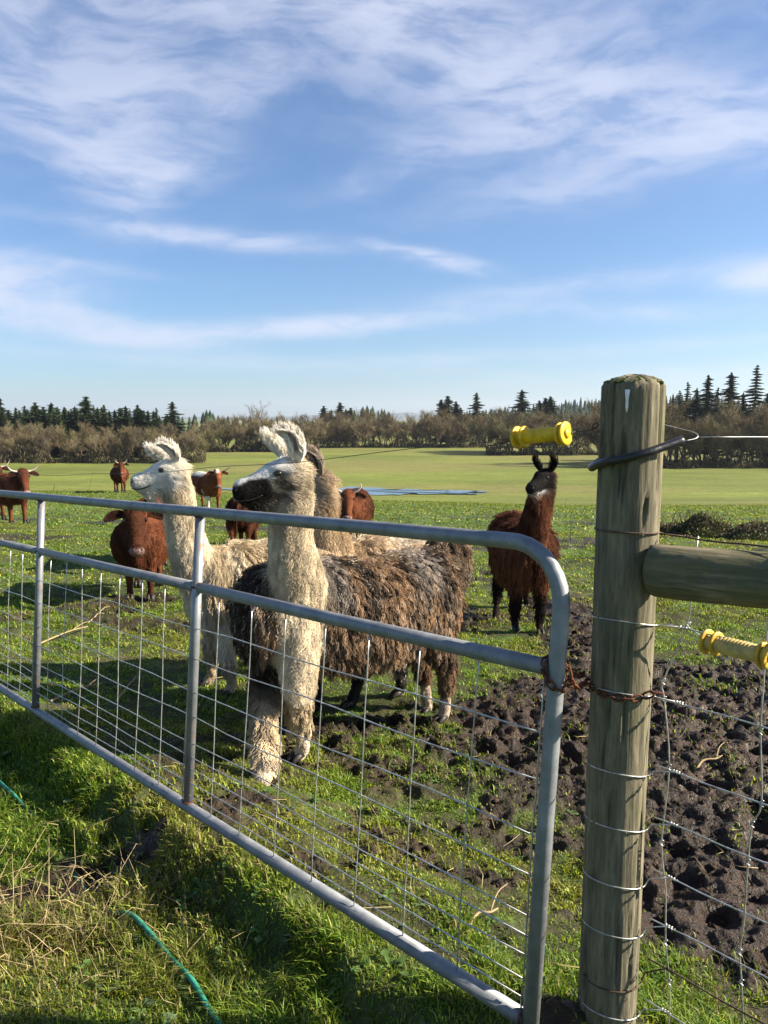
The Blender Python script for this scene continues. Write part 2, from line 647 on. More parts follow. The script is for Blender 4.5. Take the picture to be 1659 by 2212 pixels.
def weathered_wood(name, axis, tone=(1, 1, 1), moss=0.4, edge=0.22):
    """grey-green weathered timber, grain along the given local axis"""
    m, t, b = new_mat(name)
    tc = t.node('ShaderNodeTexCoord')
    sc = [26.0, 26.0, 26.0]
    sc[axis] = 2.6
    mp = t.node('ShaderNodeMapping', {'Scale': tuple(sc)})
    t.l.new(tc.outputs['Object'], mp.inputs[0])
    g = t.noise(mp.outputs[0], 2.2, 8, 0.65, 0.4)
    g2 = t.noise(mp.outputs[0], 7.0, 6, 0.7)
    blot = t.noise(tc.outputs['Object'], 5.5, 5, 0.6)
    c = t.ramp(g, [(0.25, (0.085 * tone[0], 0.077 * tone[1], 0.053 * tone[2])), (0.46, (0.15 * tone[0], 0.135 * tone[1], 0.09 * tone[2])),
                   (0.62, (0.235 * tone[0], 0.205 * tone[1], 0.135 * tone[2])), (0.8, (0.33 * tone[0], 0.29 * tone[1], 0.20 * tone[2]))])
    c = t.mix(t.m('MULTIPLY', t.sstep(0.52, 0.66, g2), 0.45), c, (0.045, 0.04, 0.028, 1))
    c = t.mix(t.m('MULTIPLY', t.sstep(0.50, 0.50 + edge, blot), moss), c, (0.085, 0.095, 0.035, 1))
    t.put(b.inputs['Base Color'], c)
    b.inputs['Roughness'].default_value = 0.9
    b.inputs['Specular IOR Level'].default_value = 0.12
    bn = t.node('ShaderNodeBump', {'Strength': 0.75, 'Distance': 0.005})
    t.put(bn.inputs['Height'], t.m('ADD', g, t.m('MULTIPLY', g2, 0.5)))
    t.put(b.inputs['Normal'], bn.outputs[0])
    return m


M['post_wood'] = weathered_wood('post_timber', 2, (0.92, 0.91, 0.92))
M['rail_wood'] = weathered_wood('rail_timber', 0, (0.92, 0.88, 0.88), 0.42, 0.07)


# ------------------------------------------------------------------ ground sheet
def ground_colour(x, y):
    """own colour of soil, worn turf and field at each point"""
    n = x.shape
    m = mud_mask(x, y)[..., None]
    a = fbm(x * 0.8, y * 0.8, 51, 4)[..., None]
    turf = np.array([0.068, 0.108, 0.020]) * (0.75 + 0.5 * a)
    straw = sst(0.56, 0.75, fbm(x * 2.3, y * 2.3, 57, 4))[..., None]
    turf = turf * (1 - 0.5 * straw) + np.array([0.13, 0.11, 0.045]) * 0.5 * straw
    mud = np.array([0.036, 0.0225, 0.014]) * (0.45 + 1.1 * fbm(x * 5, y * 5, 61, 3)[..., None])
    # grazed short inside the gate: soil shows between the blades
    thin = (0.62 * (1 - sst(-0.10, 0.10, -0.718 * (x - 0.424) - 0.696 * (y - 1.77))) * (1 - sst(7, 20, y)) * sst(0.36, 0.60, fbm(x * 9, y * 9, 151, 3)))[..., None]
    turf = turf * (1 - thin) + mud * 1.25 * thin
    near = turf * (1 - m) + mud * m
    # the smooth wet field beyond the rise
    b = fbm(x * 0.035, y * 0.09, 71, 4)[..., None]
    c = fbm(x * 0.012, y * 0.05, 75, 3)[..., None]
    field = np.array([0.124, 0.146, 0.023]) * (0.55 + 0.90 * b)
    tan = sst(0.40, 0.62, c + 0.18 * sst(150, 260, y)[..., None])
    field = field * (1 - 0.65 * tan) + np.array([0.165, 0.148, 0.045]) * 0.65 * tan
    f = sst(30, 48, y)[..., None]
    return near * (1 - f) + field * f, m[..., 0]


def build_ground():
    ang_in = np.arange(-0.90, 0.90, 0.0040)
    ang_out = np.linspace(0.92, 2 * np.pi - 0.92, 40)
    th = np.concatenate([ang_in, ang_out[:-1]])
    r = [0.35]
    while r[-1] < 13:
        r.append(r[-1] * 1.0052 + 0.0008)
    while r[-1] < 6000:
        r.append(r[-1] * (1.018 if r[-1] < 400 else 1.12))
    r = np.array(r)
    X = r[:, None] * np.sin(th)[None]
    Y = r[:, None] * np.cos(th)[None]
    Z = ground_h(X, Y)
    V = np.stack([X, Y, Z], -1).reshape(-1, 3)
    V = np.concatenate([V, [[0, 0, 0.0]]])
    nr, nt = X.shape
    i, j = np.meshgrid(np.arange(nr - 1), np.arange(nt), indexing='ij')
    j2 = (j + 1) % nt
    q = np.stack([i * nt + j, i * nt + j2, (i + 1) * nt + j2, (i + 1) * nt + j], -1).reshape(-1, 4)[:, ::-1]
    # triangles so that the centre fan fits the same array
    F = np.concatenate([q[:, [0, 1, 2]], q[:, [0, 2, 3]]])
    k = np.arange(nt)
    F = np.concatenate([F, np.stack([(k + 1) % nt, k, np.full(nt, len(V) - 1)], 1)])
    colr, mud = ground_colour(V[:, 0], V[:, 1])
    rgba = np.concatenate([colr, mud[:, None]], 1)
    m, t, b = new_mat('soil_and_turf')
    at_ = t.node('ShaderNodeAttribute', attribute_name='col')
    geo = t.node('ShaderNodeNewGeometry')
    P = geo.outputs['Position']
    n1 = t.noise(P, 28, 6, 0.65)
    n2 = t.noise(P, 1.1, 6, 0.65)
    mp = t.node('ShaderNodeMapping', {'Scale': (0.25, 1.0, 1.0)})
    t.l.new(P, mp.inputs[0])
    n3 = t.noise(mp.outputs[0], 0.55, 10, 0.8)
    c = at_.outputs['Color']
    c = t.mix(1.0, c, t.ramp(n1, [(0.25, (0.55,) * 3), (0.75, (1.5,) * 3)]), 'MULTIPLY')
    c = t.mix(1.0, c, t.ramp(n2, [(0.3, (0.80,) * 3), (0.7, (1.2,) * 3)]), 'MULTIPLY')
    c = t.mix(1.0, c, t.ramp(n3, [(0.34, (0.66, 0.70, 0.6)), (0.66, (1.30, 1.26, 1.3))]), 'MULTIPLY')
    t.put(b.inputs['Base Color'], c)
    t.put(b.inputs['Roughness'], t.m('SUBTRACT', 0.95, t.m('MULTIPLY', at_.outputs['Alpha'], t.m('MULTIPLY', n1, 1.0))))
    b.inputs['Specular IOR Level'].default_value = 0.25
    bn = t.node('ShaderNodeBump', {'Strength': 1.0, 'Distance': 0.025})
    t.put(bn.inputs['Height'], t.m('ADD', n1, t.m('MULTIPLY', t.noise(P, 75, 4, 0.6), 0.5)))
    t.put(b.inputs['Normal'], bn.outputs[0])
    me = mesh_np('ground', V, F, True, rgba, m)
    put('ground', me, kind='structure')


build_ground()


def build_water():
    """the flooded hollow in the far field"""
    m, t, b = new_mat('flood_water')
    b.inputs['Base Color'].default_value = (0.05, 0.07, 0.08, 1)
    b.inputs['Roughness'].default_value = 0.06
    b.inputs['Specular IOR Level'].default_value = 0.8
    geo = t.node('ShaderNodeNewGeometry')
    bn = t.node('ShaderNodeBump', {'Strength': 0.02, 'Distance': 0.02})
    t.put(bn.inputs['Height'], t.noise(geo.outputs['Position'], 1.5, 3, 0.5))
    t.put(b.inputs['Normal'], bn.outputs[0])
    # outline in plan
    cx, cy = -5.0, 117.0
    n = 220
    a = np.arange(n) * 2 * np.pi / n
    rx = 20.5 * (1 + 0.30 * (fbm(np.cos(a) * 5 + 5, np.sin(a) * 5 + 5, 81, 4) - 0.5) * 2)
    ry = 4.6 * (1 + 0.80 * (fbm(np.cos(a) * 6 + 9, np.sin(a) * 6 + 9, 83, 4) - 0.5) * 2)
    X = cx + rx * np.cos(a)
    Y = cy + ry * np.sin(a) - 0.14 * (X - cx)
    z = float(np.max(ground_h(X, Y))) + 0.03
    V = np.concatenate([np.stack([X, Y, np.full(n, z)], 1), [[cx, cy, z]]])
    i = np.arange(n)
    F = np.stack([i, (i + 1) % n, np.full(n, n)], 1)
    put('water', mesh_np('water', V, F, False, None, m), kind='structure')


build_water()

# ------------------------------------------------------------------ animals: one body skin per animal, fur, ears, eyes, hooves
def remesh(vf, voxel, smooth=4):
    me = mesh_np('tmp', vf[0], vf[1])
    o = put('tmp', me)
    m = o.modifiers.new('r', 'REMESH')
    m.mode = 'VOXEL'
    m.voxel_size = voxel
    m.use_smooth_shade = True
    if smooth:
        q = o.modifiers.new('s', 'SMOOTH')
        q.factor = 0.5
        q.iterations = smooth
    dg = bpy.context.evaluated_depsgraph_get()
    e = o.evaluated_get(dg)
    em = e.to_mesh()
    em.calc_loop_triangles()
    V = np.empty(len(em.vertices) * 3)
    em.vertices.foreach_get('co', V)
    F = np.empty(len(em.loop_triangles) * 3, np.int32)
    em.loop_triangles.foreach_get('vertices', F)
    e.to_mesh_clear()
    bpy.data.objects.remove(o)
    bpy.data.meshes.remove(me)
    return V.reshape(-1, 3), F.reshape(-1, 3)


def vert_normals(V, F):
    n = np.cross(V[F[:, 1]] - V[F[:, 0]], V[F[:, 2]] - V[F[:, 0]])
    N = np.zeros_like(V)
    for k in range(3):
        np.add.at(N, F[:, k], n)
    return N / np.maximum(1e-12, np.linalg.norm(N, axis=1))[:, None]


def nrm(A):
    return A / np.maximum(1e-9, np.linalg.norm(A, axis=1))[:, None]


def fleece(name, parent, V, F, tag, n, fn, seed=1, K=7, clump=14):
    """fur as separate strands: fn(P, N, tag) gives density first, then the look of every strand"""
    rng = np.random.default_rng(seed)
    N = vert_normals(V, F)
    A, B, D = V[F[:, 0]], V[F[:, 1]], V[F[:, 2]]
    area = np.linalg.norm(np.cross(B - A, D - A), axis=1) / 2
    w = area * fn((A + B + D) / 3, N[F[:, 0]], tag, rng, True)
    w /= w.sum()
    ti = rng.choice(len(F), n, p=w)
    r1, r2 = np.sqrt(rng.random(n)), rng.random(n)
    b0, b1, b2 = 1 - r1, r1 * (1 - r2), r1 * r2
    f = F[ti]
    P = V[f[:, 0]] * b0[:, None] + V[f[:, 1]] * b1[:, None] + V[f[:, 2]] * b2[:, None]
    NN = nrm(N[f[:, 0]] * b0[:, None] + N[f[:, 1]] * b1[:, None] + N[f[:, 2]] * b2[:, None])
    q = fn(P, NN, tag[ti], rng, False)
    L, Dn, lift, col, rad, curl, cl = q['L'], nrm(q['D']), q['lift'], q['col'], q['rad'], q['curl'], q['clump']
    # keep the hanging direction off the inside of the body
    dn = np.sum(Dn * NN, 1)
    Dn = nrm(Dn - NN * np.minimum(dn, 0)[:, None] * 0.97 + NN * 0.04)
    d0 = nrm(NN * lift[:, None] + Dn * (1 - lift)[:, None] + rng.normal(0, 0.10, (n, 3)))
    t = np.linspace(0, 1, K)
    S = P[:, None] + L[:, None, None] * (d0[:, None] * t[None, :, None] + (Dn - d0)[:, None] * (t * t / 2)[None, :, None])
    # locks
    nc = max(1, n // clump)
    ci = rng.choice(n, nc, replace=False)
    kd = kdtree.KDTree(nc)
    for i, j in enumerate(ci):
        kd.insert(P[j], i)
    kd.balance()
    near = np.array([kd.find(p)[1] for p in P])
    cs = ci[near]
    phase = rng.random(nc)[near] + rng.normal(0, 0.06, n)
    freq = (q.get('freq', 2.2) * (0.8 + 0.4 * rng.random(nc)))[near]
    e1 = nrm(np.cross(Dn, NN))
    a = 2 * np.pi * (freq[:, None] * t[None] + phase[:, None])
    env = np.sqrt(t)[None] * curl[:, None]
    wave = e1[:, None] * (np.sin(a) * env)[..., None] + NN[:, None] * (np.cos(a) * env * 0.6)[..., None]
    pull = (cl[:, None] * t[None])[..., None]
    S = S + (S[cs] - S) * pull + wave
    cg = (rng.random(nc)[near] - 0.5) * q.get('lockvar', 0.35)
    col = np.clip(col * (1 + cg + rng.normal(0, 0.08, n))[:, None], 0.002, 0.95)
    off = np.zeros(3)
    p = parent
    while p is not None:
        off += np.array(p.location)
        p = p.parent
    S = S - off
    cv = bpy.data.hair_curves.new(name)
    cv.add_curves([K] * n)
    cv.points.foreach_set('position', np.ascontiguousarray(S, np.float32).ravel())
    ra = rad[:, None] * (1.0 - 0.55 * t[None] ** 1.5)
    at_ = cv.attributes.get('radius') or cv.attributes.new('radius', 'FLOAT', 'POINT')
    at_.data.foreach_set('value', np.ascontiguousarray(ra, np.float32).ravel())
    ac = cv.attributes.new('col', 'FLOAT_COLOR', 'CURVE')
    ac.data.foreach_set('color', np.ascontiguousarray(np.concatenate([col, np.ones((n, 1))], 1), np.float32).ravel())
    cv.materials.append(M['hair'])
    return put(name, cv, parent)


def ear_shape(pts, facing, width, prof, cup=0.5, thick=0.006):
    """hollow leaf-shaped ear along a curve; returns V, F, inner flag per vertex"""
    Cv = catmull(pts, 5)
    n = len(Cv)
    T = np.gradient(Cv, axis=0)
    T = nrm(T)
    V, inn = [], []
    for layer in (0, 1):
        for i in range(n):
            t = i / (n - 1)
            fc = unit(facing - T[i] * np.dot(facing, T[i]))
            sd_ = np.cross(T[i], fc)
            w = width * np.interp(t, *prof)
            for j in np.linspace(-1, 1, 7):
                p = Cv[i] + sd_ * w * j + fc * (cup * w * (j * j - 0.5)) - fc * thick * layer * (1 if abs(j) < 0.99 else 0.3)
                V.append(p)
                inn.append((1.0 - layer) * max(0.0, 1.0 - 1.15 * j * j) * (1.0 if 0.08 < t < 0.86 else 0.2))
    F = []
    for layer in (0, 1):
        o = layer * n * 7
        for i in range(n - 1):
            for j in range(6):
                a, b, c, d = o + i * 7 + j, o + i * 7 + j + 1, o + (i + 1) * 7 + j + 1, o + (i + 1) * 7 + j
                F += ([[a, b, c], [a, c, d]] if layer == 0 else [[a, c, b], [a, d, c]])
    o = n * 7
    for i in range(n - 1):
        for j in (0, 6):
            a, d = i * 7 + j, (i + 1) * 7 + j
            F += [[a, d, o + d], [a, o + d, o + a]]
    for i in (0, n - 1):
        for j in range(6):
            a, b = i * 7 + j, i * 7 + j + 1
            F += [[a, b, o + b], [a, o + b, o + a]]
    return np.array(V), np.array(F), np.array(inn)


UP = np.array([0, 0, 1.0])


def llama(label, hooves, poll, head_dir, ears, colf, scale=1.0, n=30000, shag=1.0, seed=1, back=1.0,
          neck_r=0.085, chest_fwd=0.16, tail_up=False, fleece_clump=14, head_scale=1.0, barrel=1.0, shift=(0, 0), front_up=0.0, apron=None, wool=1.0):
    """hooves: front left, front right, hind left, hind right (plan points); poll: top of the neck in space"""
    H = [np.array([h[0], h[1], gz(h[0], h[1])]) for h in hooves]
    Fm, Hm = (H[0] + H[1]) / 2, (H[2] + H[3]) / 2
    ax = Fm - Hm
    ax[2] = 0
    ax = unit(ax)
    lat = np.cross(UP, ax)                      # to the animal's left
    base = (Fm + Hm) / 2
    s = scale
    g = base[2]
    f = unit(head_dir)
    sd_ = unit(np.cross(UP, f))                 # head's left
    u = np.cross(f, sd_)
    hs = head_scale * s

    # the body axis: shoulders above the front feet, hips above the hind feet
    wb = np.dot(Fm - Hm, ax)
    mid = base.copy()
    fs = mid + ax * min(wb / 2, 0.50 * s)
    hsx = mid - ax * min(wb / 2, 0.50 * s)
    nfs = fs.copy()
    fs = fs + np.array([shift[0], shift[1], 0.0])

    def pt(o, dx, z, dy=0.0):
        p = o + ax * dx * s + lat * dy * s
        p[2] = g + z * s * back
        return p
    sp = [pt(fs, 0.20, 0.86 + front_up), pt(fs, 0.10, 0.84 + front_up), pt(fs, -0.12, 0.80 + front_up), pt(mid, 0.0, 0.775), pt(hsx, 0.15, 0.80), pt(hsx, -0.03, 0.84), pt(hsx, -0.16, 0.85), pt(hsx, -0.24, 0.86)]
    rr = [(0.08, 0.10), (0.18 * barrel, 0.20), (0.225 * barrel, 0.25), (0.225 * barrel, 0.255), (0.215 * barrel, 0.235), (0.19, 0.20), (0.14, 0.15), (0.07, 0.08)]
    parts_ = [tube(sp, [(a * s, b * s) for a, b in rr], 18, UP)]
    # neck
    nb0 = pt(fs, 0.0, 0.86)
    nb1 = pt(nfs, chest_fwd, 0.98)
    npl = np.array(poll, float)
    d = npl - nb1
    nm = nb1 + d * 0.42 + ax * 0.02 * s
    npts = catmull([nb0, nb1, nm, nb1 + d * 0.75, npl - f * 0.012 - u * 0.03 * hs], 4)
    k = np.linspace(0, 1, len(npts))
    nr = np.interp(k, [0, 0.25, 0.5, 0.8, 1], [0.16 * s, 0.125 * s, neck_r * 1.05 * s, neck_r * 0.90 * s, neck_r * 0.70 * s])
    parts_.append(tube(npts, [(a, a * 1.1) for a in nr], 16, f * 0.9 + ax * 0.1))
    apr = npts
    if apron is not None:
        e = np.array(apron, float)
        av = catmull([nb1 + UP * 0.10, nb1 * 0.6 + e * 0.4, e + UP * 0.08, e], 4)
        ar = np.interp(np.linspace(0, 1, len(av)), [0, 0.4, 0.85, 1], [0.105, 0.105, 0.075, 0.03])
        parts_.append(tube(av, list(ar), 14, ax))
        apr = np.concatenate([npts[6:], av])
    # head
    hp = [(-0.075, -0.01, 0.045, 0.05), (-0.03, 0.0, 0.072, 0.080), (0.03, -0.002, 0.074, 0.084), (0.085, -0.010, 0.066, 0.080), (0.13, -0.026, 0.058, 0.072),
          (0.18, -0.036, 0.052, 0.063), (0.222, -0.040, 0.050, 0.060), (0.252, -0.042, 0.044, 0.052), (0.270, -0.044, 0.026, 0.032), (0.276, -0.044, 0.010, 0.012)]
    hc = npl
    parts_.append(tube([hc + f * a * hs + u * b * hs for a, b, _, _ in hp], [(c * hs, e * hs) for _, _, c, e in hp], 16, u))
    # lower lip and jaw
    parts_.append(tube([hc + f * 0.02 * hs - u * 0.065 * hs, hc + f * 0.12 * hs - u * 0.090 * hs, hc + f * 0.20 * hs - u * 0.094 * hs, hc + f * 0.245 * hs - u * 0.088 * hs], [(0.050 * hs, 0.035 * hs), (0.042 * hs, 0.026 * hs), (0.032 * hs, 0.020 * hs), (0.020 * hs, 0.012 * hs)], 10, u))
    # brow ridges
    for k_ in (-1, 1):
        parts_.append(ball(hc + f * 0.06 * hs + sd_ * k_ * 0.048 * hs + u * 0.045 * hs, (0.035 * hs, 0.018 * hs, 0.018 * hs), np.array([f, sd_, u]), 8, 6))
    # legs
    for i, h in enumerate(H):
        side = 1 if i in (0, 2) else -1
        hg = h.copy()
        if i < 2:
            top = pt(fs, -0.02, 0.74, 0.115 * side)
            elbow = pt(fs, -0.03, 0.58, 0.115 * side)
            dv = hg - elbow
            knee = elbow + dv * 0.44 + ax * 0.02 * s
            fet = elbow + dv * 0.86 - ax * 0.004
            pts_ = [top, elbow, (elbow + knee) / 2, knee, knee * 0.45 + fet * 0.55, fet, hg + UP * 0.035 + ax * 0.015 * s, hg + UP * 0.012 + ax * 0.045 * s]
            rad = [(0.075, 0.10), (0.062, 0.085), (0.052, 0.062), (0.043, 0.045), (0.030, 0.033), (0.036, 0.036), (0.034, 0.036), (0.030, 0.030)]
        else:
            top = pt(hsx, -0.02, 0.80, 0.105 * side)
            stif = pt(hsx, 0.07, 0.62, 0.12 * side)
            dv = hg - stif
            hock = stif + dv * 0.42 - ax * 0.085 * s
            fet = stif + dv * 0.86 - ax * 0.015 * s
            pts_ = [top, stif, (stif + hock) / 2, hock, hock * 0.45 + fet * 0.55, fet, hg + UP * 0.035 + ax * 0.015 * s, hg + UP * 0.012 + ax * 0.045 * s]
            rad = [(0.10, 0.14), (0.085, 0.115), (0.055, 0.072), (0.038, 0.046), (0.028, 0.032), (0.035, 0.036), (0.034, 0.036), (0.030, 0.030)]
        parts_.append(tube(pts_, [(a * s, b * s) for a, b in rad], 12, ax))
    # tail
    rt = pt(hsx, -0.20, 0.95)
    if tail_up:
        rt = rt + ax * 0.06 * s
        tp = [rt, rt - ax * 0.08 * s + UP * 0.10, rt - ax * 0.17 * s + UP * 0.04, rt - ax * 0.20 * s - UP * 0.10]
        parts_.append(tube(catmull(tp, 3), np.interp(np.linspace(0, 1, 10), [0, 0.5, 1], [0.06, 0.085, 0.06]), 10, lat))
    else:
        tp = [rt, rt - ax * 0.07 * s, rt - ax * 0.10 * s - UP * 0.12, rt - ax * 0.10 * s - UP * 0.24]
        parts_.append(tube(catmull(tp, 3), np.interp(np.linspace(0, 1, 10), [0, 0.5, 1], [0.045, 0.05, 0.03]), 10, lat))
    V, F = remesh(join(parts_), 0.0125, 4)

    root = empty('llama', label, 'llama', tuple(base), 'llamas behind the gate')
    info = dict(H=H, g=g, s=s, ax=ax, lat=lat, f=f, u=u, sd=sd_, hc=hc, hs=hs, fs=fs, hsx=hsx, mid=mid, npts=npts, base=base, apr=apr)
    earV, earF, tags = [], [], []
    tag = np.zeros(len(F), int)
    allV, allF = [V], [F]
    o = len(V)
    body_col = colf(V, np.zeros(len(V), int), info)
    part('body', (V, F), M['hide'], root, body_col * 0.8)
    ear_objs = []
    for k_, e in enumerate(ears):
        # e: side sign, list of (f, u, s) points from the head's centre, facing in (f, u, s), width
        pts_ = [hc + f * a * hs + u * b * hs + sd_ * c * hs for a, b, c in e['pts']]
        fc = unit(f * e['face'][0] + u * e['face'][1] + sd_ * e['face'][2])
        ev, ef, inn = ear_shape(pts_, fc, e['w'] * hs, ([0, 0.15, 0.45, 0.8, 1], [0.55, 0.85, 1.0, 0.62, 0.12]), 0.55, 0.008)
        ec = np.array(e['outer'])[None] * (1 - inn[:, None]) + np.array(e['inner'])[None] * inn[:, None]
        part('ear', (ev, ef), M['hide'], root, ec)
        allV.append(ev)
        allF.append(ef + o)
        o += len(ev)
        et = np.where(inn[ef].mean(1) > 0.45, 2, 1)
        tag = np.concatenate([tag, et])
    info['ear_outer'] = np.array(ears[0]['outer'])
    VV, FF = np.concatenate(allV), np.concatenate(allF)

    # eyes, nostrils, mouth
    for k_ in (1, -1):
        ec = hc + f * 0.066 * hs + sd_ * k_ * 0.062 * hs + u * 0.022 * hs
        part('eye', ball(ec, (0.021 * hs, 0.012 * hs, 0.015 * hs), np.array([f, sd_, u]), 12, 8), M['eye'], root)
        nc_ = hc + f * 0.256 * hs + sd_ * k_ * 0.030 * hs - u * 0.024 * hs
        part('nostril', ball(nc_, (0.016 * hs, 0.008 * hs, 0.010 * hs), np.array([unit(f * 0.7 + sd_ * k_ * 0.5 - u * 0.4), unit(sd_ * k_ - f * 0.6), u]), 8, 6), M['eye'], root)
    mp_ = [hc + f * a * hs + sd_ * c * hs + u * b * hs for a, b, c in
           ((0.150, -0.066, 0.053), (0.19, -0.078, 0.050), (0.235, -0.080, 0.042), (0.268, -0.074, 0.016), (0.268, -0.074, -0.016), (0.235, -0.080, -0.042), (0.19, -0.078, -0.050), (0.150, -0.066, -0.053))]
    part('mouth', tube(catmull(mp_, 4), 0.0040 * hs, 6), M['eye'], root)
    # two-toed feet
    for h in H:
        tv = []
        for k_ in (1, -1):
            c0 = h + lat * k_ * 0.019 * s
            tv.append(tube([c0 + ax * 0.02 * s + UP * 0.030, c0 + ax * 0.055 * s + UP * 0.026, c0 + ax * 0.085 * s + UP * 0.012, c0 + ax * 0.10 * s + UP * 0.002],
                           [(0.016 * s, 0.020), (0.018 * s, 0.020), (0.013 * s, 0.012), (0.004, 0.004)], 8, UP))
        part('hoof', join(tv), M['hoof'], root)

    def strands(P, N, tg, rng, only_density):
        m = len(P)
        q = P - hc
        a, b, c = q @ f / hs, q @ u / hs, q @ sd_ / hs
        head = sst(-0.10, -0.02, a) * sst(-0.14, -0.075, b)
        hz = (P[:, 2] - g) / s
        ear = tg > 0
        leg = 1 - sst(0.42, 0.60, hz)
        low = 1 - sst(0.12, 0.25, hz)
        face = head * sst(0.03, 0.10, a)
        if only_density:
            dcl = 1.0 + 0.9 * head - 0.45 * low
            return np.where(tg == 2, 1.3, np.where(tg == 1, 4.0, dcl * (1 + 0.2 * sst(1.0, 1.2, hz))))
        dn = np.min(np.linalg.norm(P[:, None] - npts[None], axis=2), axis=1)
        neck = (dn < 0.20) * (1 - head) * sst(0.75, 0.95, hz)
        da = np.min(np.linalg.norm(P[:, None] - info['apr'][None], axis=2), axis=1)
        neck = np.maximum(neck, (da < 0.15) * (1 - head) * sst(0.4, 0.5, hz) * (apron is not None))
        L = (0.125 * shag * wool) * (1 - neck * 0.36)
        L = L * (1 - head) + head * (0.040 * (1 - face) + 0.013 * face)
        L = L * (1 - leg) + leg * (0.085 * (1 - low) + 0.016 * low) * (0.6 + 0.4 * shag)
        # the apron under chest and belly
        belly = (N[:, 2] < -0.25) * (1 - leg) * (1 - head)
        L = L * (1 + 0.45 * belly * wool)
        L = np.where(ear, 0.040 * hs * np.where(tg == 2, 0.55, 1.0), L) * (0.65 + 0.7 * rng.random(m))
        down = np.tile(-UP, (m, 1)) - ax[None] * (0.10 * (1 - neck) * (1 - leg))[:, None]
        back_ = -f[None] * 0.9 - u[None] * 0.35
        D = down * (1 - head)[:, None] + back_ * head[:, None]
        eard = np.tile(u * 0.9 + f * 0.1, (m, 1))
        D = np.where(ear[:, None], eard, D)
        lift = np.where(ear, 0.55, 0.30 - 0.12 * face - 0.14 * neck)
        rad = np.where(ear, 0.0009, (0.0018 - 0.0008 * neck - 0.0009 * head - 0.0006 * low)) * (0.75 + 0.5 * rng.random(m))
        curl = np.where(ear, 0.002, 0.0068 * (1 - 0.75 * head) * (1 - 0.7 * low)) * shag ** 0.5
        clp = np.where(ear, 0.25, 0.60 - 0.52 * head - 0.36 * neck)
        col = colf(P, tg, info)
        if apron is not None:
            sil = ((rng.random(m) < 0.09) & (col.mean(1) < 0.20) & (hz > 0.5) & (head < 0.1))[:, None]
            col = np.where(sil, np.array([0.36, 0.30, 0.235])[None], col)
        return dict(L=L, D=D, lift=lift, rad=rad, curl=curl, clump=clp, col=col, freq=2.0 * shag, lockvar=0.38 + 0.20 * neck + 0.5 * (shag > 1.1) * (1 - np.maximum(neck, head)))
    fleece('fleece', root, VV, FF, tag, n, strands, seed, 7, fleece_clump)
    return root, info


def mixc(a, b, t):
    return np.asarray(a)[None] * (1 - t)[:, None] + np.asarray(b)[None] * t[:, None]


def headco(P, I):
    q = P - I['hc']
    return q @ I['f'] / I['hs'], q @ I['u'] / I['hs'], q @ I['sd'] / I['hs']


def n3(P, sc, seed):
    return fbm((P[:, 0] + 0.63 * P[:, 2]) * sc, (P[:, 1] - 0.71 * P[:, 2]) * sc, seed, 3)


def col_white(P, tg, I):
    a, b, c = headco(P, I)
    hz = (P[:, 2] - I['g']) / I['s']
    k = n3(P, 7, 3)
    col = mixc((0.50, 0.40, 0.26), (0.74, 0.64, 0.47), sst(0.30, 0.62, k))
    head = sst(-0.08, 0.0, a) * sst(-0.13, -0.07, b)
    col = col * (1 - head)[:, None] + np.array([0.80, 0.75, 0.66])[None] * head[:, None]
    mz = sst(0.240, 0.262, a) * sst(-0.17, -0.10, b) * (1 - sst(-0.02, 0.0, b))
    col = col * (1 - mz * 0.6)[:, None] + np.array([0.22, 0.17, 0.16])[None] * (mz * 0.6)[:, None]
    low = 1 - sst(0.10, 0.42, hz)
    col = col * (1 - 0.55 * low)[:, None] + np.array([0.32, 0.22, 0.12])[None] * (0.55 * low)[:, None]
    col = np.where((tg == 2)[:, None], np.array([0.62, 0.46, 0.40])[None], col)
    return np.where((tg == 1)[:, None], np.array([0.80, 0.74, 0.64])[None], col)


